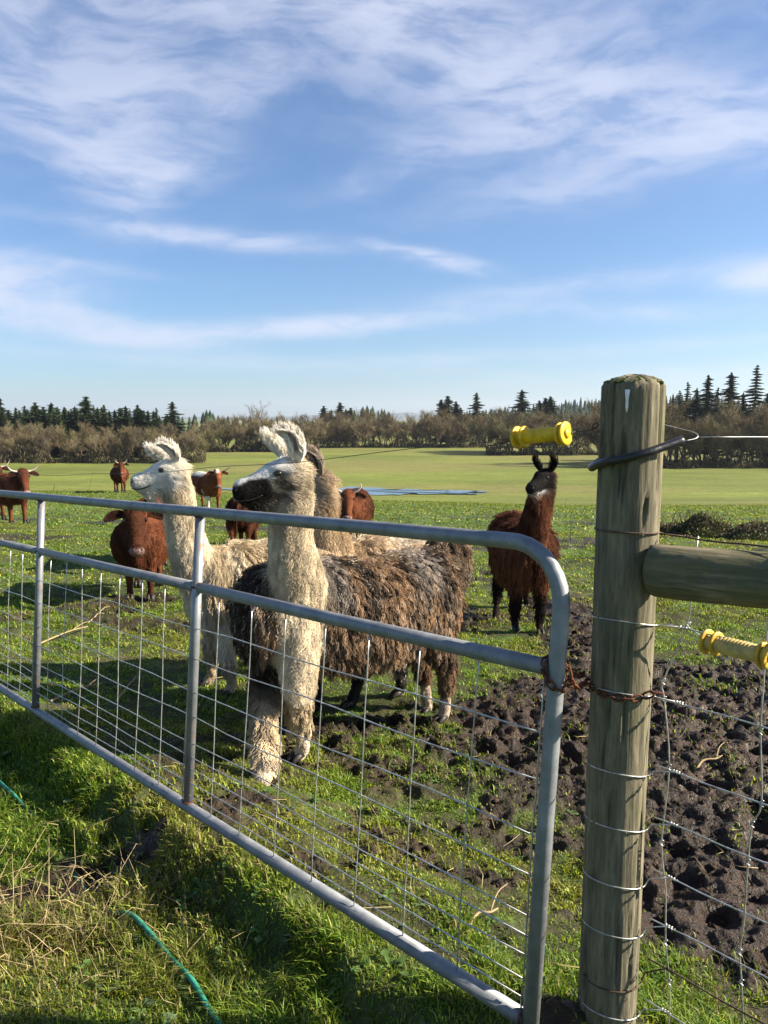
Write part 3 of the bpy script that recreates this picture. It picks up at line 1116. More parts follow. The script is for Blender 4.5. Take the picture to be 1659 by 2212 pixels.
def col_pied(P, tg, I):
    """dark shaggy body, pale neck and legs, black muzzle, white brow"""
    a, b, c = headco(P, I)
    hz = (P[:, 2] - I['g']) / I['s']
    q = P - I['fs']
    fx = q @ I['ax']
    k = n3(P, 5, 7)
    k2 = n3(P, 13, 9)
    dark = mixc((0.058, 0.042, 0.031), (0.15, 0.100, 0.064), sst(0.35, 0.6, k))
    tan = sst(0.47, 0.62, k2)
    dark = dark * (1 - tan)[:, None] + np.array([0.24, 0.150, 0.085])[None] * tan[:, None]
    grey = sst(0.55, 0.68, n3(P, 4.2, 13)) * sst(0.80, 1.0, hz)
    dark = dark * (1 - 0.75 * grey)[:, None] + np.array([0.30, 0.26, 0.22])[None] * (0.75 * grey)[:, None]
    # right shoulder nearly black
    sh = sst(-0.35, -0.05, fx) * ((q @ I['lat']) < 0.06)
    dark = dark * (1 - 0.75 * sh)[:, None] + np.array([0.022, 0.017, 0.016])[None] * (0.75 * sh)[:, None]
    pale = mixc((0.50, 0.41, 0.28), (0.70, 0.60, 0.44), sst(0.3, 0.65, n3(P, 8, 17)))
    dn = np.min(np.linalg.norm(P[:, None] - I['apr'][None], axis=2), axis=1)
    neck = 1 - sst(0.125, 0.150, dn + 0.03 * (k - 0.5))
    pl = neck
    legs = 1 - np.where(fx < -0.45, sst(0.27, 0.42, hz + 0.15 * (k2 - 0.5)), sst(0.36, 0.50, hz + 0.15 * (k2 - 0.5)))
    hind = fx < -0.45
    legc = np.where(hind[:, None], mixc((0.17, 0.105, 0.06), (0.42, 0.34, 0.25), 1 - sst(0.08, 0.18, hz)), mixc((0.46, 0.36, 0.23), (0.62, 0.53, 0.40), 1 - sst(0.1, 0.3, hz)))
    col = dark * (1 - pl)[:, None] + pale * pl[:, None]
    col = col * (1 - legs)[:, None] + legc * legs[:, None]
    # head
    head = sst(-0.035, 0.02, a - 0.25 * (b + 0.05)) * sst(-0.125, -0.085, b)
    brown = mixc((0.13, 0.095, 0.07), (0.50, 0.41, 0.30), sst(0.4, 0.65, n3(P, 22, 23)))
    white = np.tile(np.array([0.76, 0.74, 0.70]), (len(P), 1))
    brow = sst(0.0, 0.035, b + 0.25 * (a - 0.04)) * sst(-0.01, 0.02, a) * (1 - sst(0.125, 0.15, a - 0.9 * (b - 0.0)))
    bridge = sst(0.012, 0.03, b + 0.035 * sst(0.12, 0.2, a)) * sst(0.05, 0.1, a)
    hcx = brown
    wm = np.maximum(brow, bridge * 0.9)
    hcx = hcx * (1 - wm)[:, None] + white * wm[:, None]
    eyep = np.exp(-(((a - 0.066) / 0.035) ** 2 + ((b - 0.018) / 0.020) ** 2))
    hcx = hcx * (1 - 0.9 * eyep)[:, None] + np.array([0.03, 0.025, 0.02])[None] * (0.9 * eyep)[:, None]
    muz = sst(0.098, 0.13, a) * (1 - sst(0.002, 0.018, b + 0.02 * sst(0.2, 0.26, a)))
    hcx = hcx * (1 - muz)[:, None] + np.array([0.022, 0.017, 0.015])[None] * muz[:, None]
    crown = (1 - sst(0.0, 0.04, a)) * sst(0.035, 0.055, b)
    hcx = hcx * (1 - crown)[:, None] + np.array([0.035, 0.027, 0.025])[None] * crown[:, None]
    col = col * (1 - head)[:, None] + hcx * head[:, None]
    # brown patch under the jaw
    jaw = np.exp(-(((a - 0.03) / 0.06) ** 2 + ((b + 0.17) / 0.07) ** 2)) * 0.75 * sst(0.42, 0.55, n3(P, 14, 29))
    col = col * (1 - jaw)[:, None] + np.array([0.12, 0.085, 0.06])[None] * jaw[:, None]
    col = np.where((tg == 2)[:, None], np.array([0.50, 0.36, 0.31])[None], col)
    return np.where((tg == 1)[:, None], np.array([0.78, 0.72, 0.62])[None], col)


def col_tan(P, tg, I):
    a, b, c = headco(P, I)
    hz = (P[:, 2] - I['g']) / I['s']
    k = n3(P, 5, 31)
    col = mixc((0.34, 0.235, 0.135), (0.56, 0.43, 0.27), sst(0.32, 0.62, k))
    fx = (P - I['mid']) @ I['ax']
    rump = 1 - sst(-0.40, 0.0, fx)
    col = col * (1 - 0.7 * rump)[:, None] + np.array([0.70, 0.62, 0.50])[None] * (0.7 * rump)[:, None]
    leg = 1 - sst(0.36, 0.5, hz)
    pat = sst(0.50, 0.56, n3(P, 7, 37))
    lc = mixc((0.03, 0.025, 0.022), (0.55, 0.48, 0.40), pat)
    col = col * (1 - leg)[:, None] + lc * leg[:, None]
    head = sst(-0.09, -0.02, a) * sst(-0.13, -0.07, b)
    col = col * (1 - 0.5 * head)[:, None] + np.array([0.42, 0.36, 0.29])[None] * (0.5 * head)[:, None]
    col = np.where((tg == 2)[:, None], np.array([0.10, 0.07, 0.055])[None], col)
    return np.where((tg == 1)[:, None], np.array([0.38, 0.30, 0.22])[None], col)


def col_brown(P, tg, I):
    a, b, c = headco(P, I)
    hz = (P[:, 2] - I['g']) / I['s']
    k = n3(P, 6, 41)
    col = mixc((0.058, 0.021, 0.011), (0.185, 0.072, 0.035), sst(0.32, 0.66, k))
    leg = 1 - sst(0.34, 0.55, hz)
    col = col * (1 - leg)[:, None] + np.array([0.018, 0.011, 0.009])[None] * leg[:, None]
    head = sst(-0.07, 0.0, a) * sst(-0.12, -0.07, b)
    hcx = mixc((0.010, 0.008, 0.008), (0.024, 0.018, 0.016), sst(0.5, 0.7, n3(P, 20, 43)))
    chin = sst(0.06, 0.12, a) * (1 - sst(-0.085, -0.062, b))
    hcx = hcx * (1 - chin)[:, None] + np.array([0.60, 0.58, 0.55])[None] * chin[:, None]
    col = col * (1 - head)[:, None] + hcx * head[:, None]
    return np.where((tg > 0)[:, None], np.array([0.016, 0.012, 0.011])[None], col)


def ear_pair(kind, outer, inner):
    if kind == 'turned':        # one ear laid out forward, the other upright with its hollow to the camera
        far = dict(pts=[(-0.005, 0.065, -0.035), (0.02, 0.12, -0.055), (0.055, 0.165, -0.075), (0.085, 0.200, -0.07)], face=(0.2, 0.2, -0.9), w=0.031)
        near = dict(pts=[(-0.03, 0.06, 0.05), (-0.035, 0.13, 0.075), (-0.012, 0.182, 0.075), (0.042, 0.212, 0.05)], face=(0.35, -0.15, 0.9), w=0.035)
    elif kind == 'laid':
        far = dict(pts=[(0.0, 0.06, -0.035), (0.05, 0.10, -0.055), (0.105, 0.135, -0.07), (0.14, 0.175, -0.065)], face=(0.1, 0.4, -0.8), w=0.032)
        near = dict(pts=[(-0.03, 0.06, 0.048), (-0.03, 0.115, 0.075), (0.01, 0.165, 0.078), (0.07, 0.185, 0.055)], face=(0.3, -0.2, 0.9), w=0.034)
    else:                       # both upright, tips curving in
        far = dict(pts=[(-0.01, 0.06, -0.045), (-0.01, 0.105, -0.075), (0.0, 0.15, -0.092), (0.01, 0.190, -0.076)], face=(0.9, 0, -0.3), w=0.026)
        near = dict(pts=[(-0.01, 0.06, 0.045), (-0.01, 0.11, 0.078), (0.0, 0.16, 0.092), (0.01, 0.200, 0.070)], face=(0.9, 0, 0.3), w=0.026)
    for e in (far, near):
        e['outer'], e['inner'] = outer, inner
    return [far, near]


def gp(px, py):
    p = on_ground(px, py)
    return p[0], p[1]


def build_llamas():
    # pied llama nearest the gate
    fl, fr = gp(655, 1640), gp(570, 1690)
    hl, hr = gp(962, 1562), gp(926, 1530)
    llama('shaggy dark llama with a pale neck and black muzzle, nearest the gate', [fl, fr, hl, hr],
          at(627, 1026, 3.74), unit(np.array([-0.93, -0.30, -0.13])), ear_pair('turned', (0.72, 0.65, 0.55), (0.62, 0.42, 0.38)),
          col_pied, 1.04, 100000, 1.15, 3, 0.97, 0.088, 0.03, True, 26, 1.0, 1.06, (-0.13, 0.05), 0.05, at(645, 1480, 3.76), 0.64)
    # white llama at the left
    fl, fr = gp(500, 1500), gp(455, 1478)
    hl, hr = (fl[0] + 0.80, fl[1] + 0.50), (fr[0] + 0.74, fr[1] + 0.56)
    llama('cream white llama with its head in profile, left of the dark one', [fl, fr, hl, hr],
          at(374, 1018, 5.15), unit(np.array([-0.97, -0.20, -0.13])), ear_pair('laid', (0.74, 0.68, 0.58), (0.58, 0.40, 0.36)),
          col_white, 1.0, 52000, 0.9, 5, 1.0, 0.090, 0.17, False, 12, 1.03)
    # tan llama behind the pied one
    fl, fr = gp(640, 1575), gp(690, 1530)
    hl, hr = (fl[0] + 0.66, fl[1] + 0.60), gp(763, 1525)
    llama('tan llama with dark ears, mostly hidden behind the shaggy dark one', [fl, fr, hl, hr],
          at(690, 1046, 4.75), unit(np.array([-0.96, 0.2, -0.15])), ear_pair('turned', (0.36, 0.28, 0.20), (0.09, 0.06, 0.045)),
          col_tan, 1.02, 40000, 1.05, 7, 1.06, 0.086, -0.16, False, 14, 0.98)
    # brown llama further back on the right
    fl, fr = gp(1165, 1365), gp(1112, 1362)
    hl, hr = gp(1150, 1325), gp(1070, 1338)
    hl = (hl[0], hl[1] + 0.35)
    llama('dark brown llama with a black face and white chin, alone at right', [fl, fr, hl, hr],
          at(1178, 1033, 7.05), unit(np.array([-0.66, -0.74, -0.16])), ear_pair('up', (0.016, 0.012, 0.011), (0.02, 0.014, 0.012)),
          col_brown, 1.03, 34000, 1.0, 9, 1.0, 0.106, 0.12, False, 12, 1.05, 1.15)


build_llamas()


def cow(label, px, py, Y, heading, scale, colf, head_yaw=0.0, head_z=0.0, head_pitch=55, horns=None, fat=1.0, fur=4000, seed=1,
        graze=False, horn_col=((0.38, 0.34, 0.27), (0.12, 0.10, 0.08)), fur_len=0.035, hsz=1.12):
    d = ray(px, py)
    loc = np.array([d[0] / d[1] * Y, Y, 0.0])
    loc[2] = gz(loc[0], loc[1])
    s = scale
    hs = s * hsz
    hd = math.atan2(-loc[1], -loc[0]) + R(heading)      # heading 0 looks at the gate's outside, where the visitor stands
    ca, sa = math.cos(hd), math.sin(hd)
    ax = np.array([ca, sa, 0.0])
    lat = np.array([-sa, ca, 0.0])

    def W(x, y, z):
        return loc + s * (ax * x + lat * y + UP * z)
    tp = [(-0.82, 0.98, 0.12, 0.14), (-0.72, 0.96, 0.22, 0.24), (-0.52, 0.91, 0.29, 0.31), (-0.2, 0.83, 0.34 * fat, 0.37), (0.12, 0.80, 0.36 * fat, 0.39), (0.4, 0.84, 0.31 * fat, 0.37), (0.60, 0.90, 0.24, 0.32), (0.76, 0.93, 0.14, 0.22)]
    parts_ = [tube([W(a, 0, b) for a, b, _, _ in tp], [(c * s, e * s) for _, _, c, e in tp], 20, UP)]
    hy = R(head_yaw)
    if graze:
        hp = np.array([1.12, 0.0, 0.55])
        head_pitch = 70
    else:
        hp = np.array([0.98 * 1.0, 0.25 * math.sin(hy), 1.13 + head_z])
    f = ax * math.cos(hy) * math.cos(R(head_pitch)) + lat * math.sin(hy) * math.cos(R(head_pitch)) - UP * math.sin(R(head_pitch))
    sd_ = -ax * math.sin(hy) + lat * math.cos(hy)
    u = np.cross(f, sd_)
    hc = W(*hp)
    nk = [W(0.42, 0, 0.95), W(0.66, 0, 0.98 if not graze else 0.85), W(0.66 * 0.4 + hp[0] * 0.6, hp[1] * 0.5, 0.4 * 0.98 + 0.6 * (hp[2] - 0.03)), hc]
    parts_.append(tube(nk, [(0.22 * s, 0.30 * s), (0.17 * s, 0.25 * s), (0.125 * s, 0.17 * s), (0.10 * s, 0.11 * s)], 14, UP))
    hh = [(-0.07, -0.01, 0.07, 0.06), (0.0, 0.0, 0.115, 0.095), (0.10, 0.0, 0.118, 0.105), (0.20, -0.005, 0.092, 0.092), (0.32, -0.01, 0.070, 0.072), (0.40, -0.012, 0.073, 0.068), (0.46, -0.014, 0.066, 0.058), (0.485, -0.016, 0.035, 0.03)]
    parts_.append(tube([hc + hs * (f * a + u * b) for a, b, _, _ in hh], [(c * hs, e * hs) for _, _, c, e in hh], 16, u))
    # dewlap and brisket
    parts_.append(tube([W(0.80, 0, 0.82), W(0.74, 0, 0.66), W(0.55, 0, 0.55)], [(0.05 * s, 0.12 * s), (0.08 * s, 0.12 * s), (0.12 * s, 0.10 * s)], 10, ax))
    feet = []
    for k_ in (1, -1):
        lx = 0.03 * k_
        parts_.append(tube([W(0.46 + lx, 0.17 * k_, 0.78), W(0.46 + lx, 0.165 * k_, 0.52), W(0.48 + lx, 0.15 * k_, 0.36), W(0.47 + lx, 0.15 * k_, 0.17), W(0.475 + lx, 0.15 * k_, 0.07), W(0.49 + lx, 0.15 * k_, 0.0)],
                           [(0.11 * s, 0.15 * s), (0.075 * s, 0.09 * s), (0.058 * s, 0.06 * s), (0.042 * s, 0.045 * s), (0.052 * s, 0.05 * s), (0.055 * s, 0.06 * s)], 12, ax))
        feet.append((0.50 + lx, 0.15 * k_))
        lx = -0.05 * k_
        parts_.append(tube([W(-0.50 + lx, 0.15 * k_, 0.88), W(-0.50 + lx, 0.17 * k_, 0.64), W(-0.66 + lx, 0.16 * k_, 0.44), W(-0.62 + lx, 0.16 * k_, 0.20), W(-0.61 + lx, 0.16 * k_, 0.07), W(-0.59 + lx, 0.16 * k_, 0.0)],
                           [(0.14 * s, 0.24 * s), (0.11 * s, 0.16 * s), (0.052 * s, 0.068 * s), (0.042 * s, 0.048 * s), (0.052 * s, 0.05 * s), (0.055 * s, 0.06 * s)], 12, ax))
        feet.append((-0.58 + lx, 0.16 * k_))
    parts_.append(tube(catmull([W(-0.80, 0, 1.08), W(-0.90, 0.01, 0.96), W(-0.93, 0.03, 0.66), W(-0.92, 0.06, 0.36)], 4), [0.035 * s] * 4 + [0.022 * s] * 5 + [0.034 * s] * 2 + [0.03 * s] * 2, 8, lat))
    V, F = remesh(join(parts_), 0.021 * s, 3)
    root = empty('cow', label, 'cow', tuple(loc), 'cattle in the pasture')
    info = dict(loc=loc, s=s, ax=ax, lat=lat, f=f, u=u, sd=sd_, hc=hc)
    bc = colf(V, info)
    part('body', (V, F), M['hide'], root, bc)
    # ears out to the sides
    allV, allF, tag, o = [V], [F], np.zeros(len(F), int), len(V)
    for k_ in (1, -1):
        pts_ = [hc + hs * (f * a + u * b + sd_ * k_ * c) for a, b, c in ((0.02, 0.0, 0.09), (0.035, 0.01, 0.17), (0.06, 0.005, 0.24), (0.085, 0.0, 0.295))]
        ev, ef, inn = ear_shape(pts_, unit(-f * 0.2 + u * 0.9), 0.062 * hs, ([0, 0.2, 0.5, 0.8, 1], [0.45, 0.85, 1.0, 0.7, 0.2]), 0.5, 0.012)
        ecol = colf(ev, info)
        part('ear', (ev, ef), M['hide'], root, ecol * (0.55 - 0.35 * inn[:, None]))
        allV.append(ev)
        allF.append(ef + o)
        o += len(ev)
        tag = np.concatenate([tag, np.full(len(ef), 1)])
        ec = hc + hs * (f * 0.125 + u * 0.045 + sd_ * k_ * 0.100)
        part('eye', ball(ec, (0.022 * hs, 0.016 * hs, 0.018 * hs), np.array([f, sd_, u]), 10, 6), M['eye'], root)
        nz = hc + hs * (f * 0.455 + u * 0.030 + sd_ * k_ * 0.040)
        part('nostril', ball(nz, (0.018 * hs, 0.014 * hs, 0.012 * hs), np.array([f, sd_, u]), 8, 6), M['eye'], root)
    part('muzzle', tube([hc + hs * (f * 0.435 - u * 0.014), hc + hs * (f * 0.47 - u * 0.015), hc + hs * (f * 0.492 - u * 0.017), hc + hs * (f * 0.498 - u * 0.018)],
                        [(0.076 * hs, 0.066 * hs), (0.070 * hs, 0.060 * hs), (0.045 * hs, 0.038 * hs), (0.012 * hs, 0.01 * hs)], 14, u), M['cow_nose'], root)
    if horns:
        for k_ in (1, -1):
            pts_ = [hc + hs * (f * a + u * b + sd_ * k_ * c) + s * UP * d_ for a, b, c, d_ in horns]
            cp = catmull(pts_, 5)
            tt = np.linspace(0, 1, len(cp))
            v, fc = tube(cp, list((0.024 - 0.019 * tt) * hs), 10)
            hcol = np.concatenate([np.repeat(mixc(horn_col[0], horn_col[1], sst(0.55, 0.95, tt)), 10, 0), np.array([horn_col[0], horn_col[1]])])
            part('horn', (v, fc), M['horn'], root, hcol)
    for fx, fy in feet:
        part('hoof', join([tube([W(fx, fy + e, 0.085), W(fx + 0.02, fy + e, 0.04), W(fx + 0.045, fy + e * 1.1, -0.01)], [(0.030 * s, 0.05 * s), (0.035 * s, 0.058 * s), (0.036 * s, 0.062 * s)], 10, ax) for e in (-0.028, 0.028)]), M['hoof'], root)
    if fur:
        VV, FF = np.concatenate(allV), np.concatenate(allF)

        def strands(P, N, tg, rng, od):
            m = len(P)
            q = (P - hc) / s
            a = q @ f
            hz = (P[:, 2] - loc[2]) / s
            head = (np.linalg.norm(q, axis=1) < 0.55) * sst(0.0, 0.1, a)
            low = 1 - sst(0.3, 0.55, hz)
            if od:
                return 1 + 1.0 * head - 0.5 * low
            L = fur_len * (1 - 0.78 * head) * (1 - 0.6 * low) * (0.6 + 0.8 * rng.random(m))
            D = -UP[None] * 1.0 - ax[None] * 0.5 + 0 * P
            D = D * (1 - head)[:, None] + (f * 1.0)[None] * head[:, None]
            return dict(L=L, D=D, lift=0.35 - 0.22 * head, rad=np.full(m, 0.0019) * (0.7 + 0.6 * rng.random(m)), curl=np.full(m, 0.002), clump=np.full(m, 0.35),
                        col=colf(P, info) * np.where(tg > 0, 0.5, 1.1)[:, None], freq=1.0, lockvar=0.4)
        fleece('coat', root, VV, FF, tag, fur, strands, seed, 4, 10)
    return root


M['cow_nose'] = simple_mat('cow_nose', (0.17, 0.10, 0.085), 0.45, 0.4, 0, 0.3, 40)


def cow_red(dark=0.0, seed=1):
    def fn(P, I):
        q = (P - I['loc']) / I['s']
        k = fbm(q[:, 0] * 4 + q[:, 2] * 3, q[:, 1] * 4 - q[:, 2] * 2, 90 + seed, 3)
        c = mixc((0.050, 0.017, 0.008), (0.140, 0.046, 0.020), sst(0.28, 0.72, k)) * (1 - dark)
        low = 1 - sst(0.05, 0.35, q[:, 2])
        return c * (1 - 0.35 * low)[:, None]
    return fn


def cow_pied(P, I):
    q = (P - I['loc']) / I['s']
    x, y, z = q @ I['ax'], q @ I['lat'], q[:, 2]
    k = fbm(x * 2.2 + 3, z * 2.2 + y * 1.2, 97, 2)
    red = mixc((0.12, 0.036, 0.014), (0.20, 0.065, 0.028), sst(0.3, 0.7, fbm(x * 5, z * 5, 99, 3)))
    w = np.maximum(sst(0.66, 0.70, k) * (x < 0.35), sst(1.06, 1.12, z) * (x < 0.25))
    w = np.maximum(w, (np.abs(y) > 0.13) * (z < 0.5) * (y < 0) * 1.0)
    hq = (P - I['hc']) / I['s']
    star = np.exp(-((hq @ I['sd']) / 0.045) ** 2) * sst(-0.02, 0.04, hq @ I['u']) * (1 - sst(0.05, 0.14, hq @ I['f']))
    w = np.maximum(w, star)
    return red * (1 - w)[:, None] + np.array([0.62, 0.57, 0.50])[None] * w[:, None]


def build_cattle():
    wide = [(0.0, 0.02, 0.07, 0.0), (-0.02, 0.03, 0.15, -0.01), (-0.01, 0.05, 0.23, 0.03), (0.0, 0.06, 0.275, 0.11), (0.0, 0.06, 0.30, 0.17)]
    short = [(0.0, 0.02, 0.08, 0.0), (-0.02, 0.04, 0.16, 0.02), (-0.03, 0.06, 0.21, 0.08), (-0.03, 0.07, 0.20, 0.13)]
    flat = [(0.0, 0.02, 0.07, 0.0), (-0.02, 0.03, 0.17, 0.0), (-0.02, 0.06, 0.28, 0.03), (-0.02, 0.08, 0.34, 0.07)]
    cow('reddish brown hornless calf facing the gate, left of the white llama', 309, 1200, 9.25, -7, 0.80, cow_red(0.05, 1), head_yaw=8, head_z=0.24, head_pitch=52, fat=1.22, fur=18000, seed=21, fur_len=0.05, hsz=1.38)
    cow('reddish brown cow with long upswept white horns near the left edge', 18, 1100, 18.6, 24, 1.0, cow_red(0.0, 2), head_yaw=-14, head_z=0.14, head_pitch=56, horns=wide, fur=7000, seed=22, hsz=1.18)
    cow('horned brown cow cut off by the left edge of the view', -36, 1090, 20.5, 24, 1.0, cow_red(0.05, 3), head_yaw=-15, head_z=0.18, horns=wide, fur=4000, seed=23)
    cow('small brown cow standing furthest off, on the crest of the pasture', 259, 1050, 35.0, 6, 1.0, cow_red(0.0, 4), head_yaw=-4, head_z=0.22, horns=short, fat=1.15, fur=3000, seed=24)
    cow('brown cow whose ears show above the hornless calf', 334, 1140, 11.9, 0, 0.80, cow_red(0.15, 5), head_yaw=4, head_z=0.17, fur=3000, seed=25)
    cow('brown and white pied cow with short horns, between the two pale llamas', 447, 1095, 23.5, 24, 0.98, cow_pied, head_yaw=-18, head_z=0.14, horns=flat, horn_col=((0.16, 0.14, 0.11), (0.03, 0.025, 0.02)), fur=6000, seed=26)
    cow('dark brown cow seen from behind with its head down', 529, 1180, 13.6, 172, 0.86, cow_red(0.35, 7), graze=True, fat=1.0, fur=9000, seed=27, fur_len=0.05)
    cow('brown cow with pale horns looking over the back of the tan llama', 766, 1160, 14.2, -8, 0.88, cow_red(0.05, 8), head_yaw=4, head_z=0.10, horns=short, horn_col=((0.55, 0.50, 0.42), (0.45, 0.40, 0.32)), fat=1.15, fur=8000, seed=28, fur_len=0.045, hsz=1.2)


build_cattle()

# ------------------------------------------------------------------ the gate
GP0 = np.array([0.424, 1.770, EYE - 0.294])            # upper right corner of the frame
GA = unit(np.array([-0.969, 1.001, -0.0525]))          # along the rails, away to the left
GB = unit(np.array([-0.058, -0.055, -0.997]))          # down the uprights (the gate leans a little)
GLEN, GH = 4.88, 1.165


def gpt(u, v):
    return GP0 + GA * u + GB * v


def build_gate():
    root = empty('field_gate', 'long galvanised tube gate with welded wire mesh in its lower half', 'gate', tuple(gpt(0, GH + 0.1)))
    r = 0.0205
    nrm_ = np.cross(GA, GB)
    # outer tube bent at the top corners
    rc = 0.15
    pts = [gpt(0, GH + 0.05), gpt(0, GH * 0.6), gpt(0, rc)]
    pts += [gpt(rc - rc * math.cos(a), rc - rc * math.sin(a)) for a in np.linspace(0.15, math.pi / 2 - 0.1, 8)]
    pts += [gpt(rc, 0), gpt(GLEN / 2, 0), gpt(GLEN - rc, 0)]
    pts += [gpt(GLEN - rc + rc * math.sin(a), rc - rc * math.cos(a)) for a in np.linspace(0.15, math.pi / 2 - 0.1, 8)]
    pts += [gpt(GLEN, rc), gpt(GLEN, GH + 0.05)]
    part('frame_tube', tube(pts, r, 18, nrm_), M['galv'], root)
    mid = 0.292
    for u0, u1 in ((0.018, GLEN / 3 - 0.019), (GLEN / 3 + 0.019, 2 * GLEN / 3 - 0.019), (2 * GLEN / 3 + 0.019, GLEN - 0.018)):
        part('middle_rail', tube([gpt(u0, mid), gpt((u0 + u1) / 2, mid + 0.003), gpt(u1, mid)], r, 18, nrm_), M['galv'], root)
    part('bottom_rail', tube([gpt(0.018, GH), gpt(GLEN / 2, GH + 0.004), gpt(GLEN - 0.018, GH)], r * 1.02, 18, nrm_), M['galv'], root)
    for k in (1, 2):
        u = GLEN * k / 3
        part('upright', tube([gpt(u, 0.014), gpt(u, 0.5), gpt(u, GH - 0.014)], r * 0.94, 16, GA), M['upright_galv'], root)
        for v in (0.018, mid, GH - 0.018):
            ang = np.linspace(0, 2 * np.pi, 17)
            part('weld', tube([gpt(u, v) + (nrm_ * math.cos(a) + GA * math.sin(a)) * 0.0205 for a in ang], 0.0035, 6), M['rust'], root)
    for u in (0.0, GLEN):
        for v in (mid, GH):
            ang = np.linspace(0, 2 * np.pi, 17)
            uu = u + (0.0205 if u == 0 else -0.0205)
            part('weld', tube([gpt(uu, v) + (nrm_ * math.cos(a) + GB * math.sin(a)) * 0.0215 for a in ang], 0.0036, 6), M['rust'], root)
    # mesh: nine line wires, closer together near the ground, and stays every 20 cm
    rng = np.random.default_rng(5)
    back = -nrm_ * 0.004
    if np.dot(nrm_, np.array([0.7, 0.7, 0])) < 0:
        back = nrm_ * 0.004
    side = unit(back)
    for v in (0.452, 0.572, 0.702, 0.806, 0.908, 0.962, 1.012, 1.066, 1.114):
        us = np.linspace(0.012, GLEN - 0.012, 26)
        pts = [gpt(u, v + 0.003 * math.sin(u * 7 + v * 30) + rng.normal(0, 0.0012)) + side * (0.002 + 0.004 * math.sin(u * 5 + v * 11)) for u in us]
        part('mesh_wire', tube(pts, 0.0021, 6), M['wire'], root)
    for u in np.arange(0.028, GLEN - 0.02, 0.2035):
        if min(abs(u - GLEN / 3), abs(u - 2 * GLEN / 3)) < 0.02:
            u += 0.03
        vs = np.linspace(mid + 0.016, GH - 0.014, 12)
        a, b = rng.normal(0, 0.004), rng.random() * 6
        pts = [gpt(u + a * math.sin(v * 5 + b) + rng.normal(0, 0.0006), v) + side * (0.0062 + 0.003 * math.sin(v * 6 + b)) for v in vs]
        part('mesh_stay', tube(pts, 0.0021, 6), M['wire'], root)


def upright_galv():
    m, t, b = new_mat('galvanised_upright')
    tc = t.node('ShaderNodeTexCoord')
    n = t.noise(tc.outputs['Object'], 9, 6, 0.65)
    n2 = t.noise(tc.outputs['Object'], 23, 6, 0.7)
    base = t.ramp(n, [(0.30, (0.15, 0.16, 0.172)), (0.55, (0.24, 0.25, 0.262)), (0.8, (0.34, 0.35, 0.355))])
    base = t.mix(t.m('MULTIPLY', t.sstep(0.56, 0.64, n2), 0.8), base, (0.20, 0.095, 0.035, 1))
    t.put(b.inputs['Base Color'], base)
    t.put(b.inputs['Metallic'], t.m('MULTIPLY', t.m('SUBTRACT', 1.0, t.sstep(0.55, 0.62, n2)), 0.5))
    b.inputs['Roughness'].default_value = 0.5
    return m


M['upright_galv'] = upright_galv()
build_gate()

# ------------------------------------------------------------------ timber post, rail, woven wire
POST = np.array([0.592, 1.850])
POST_TOP = EYE + 0.103
PR = 0.0735


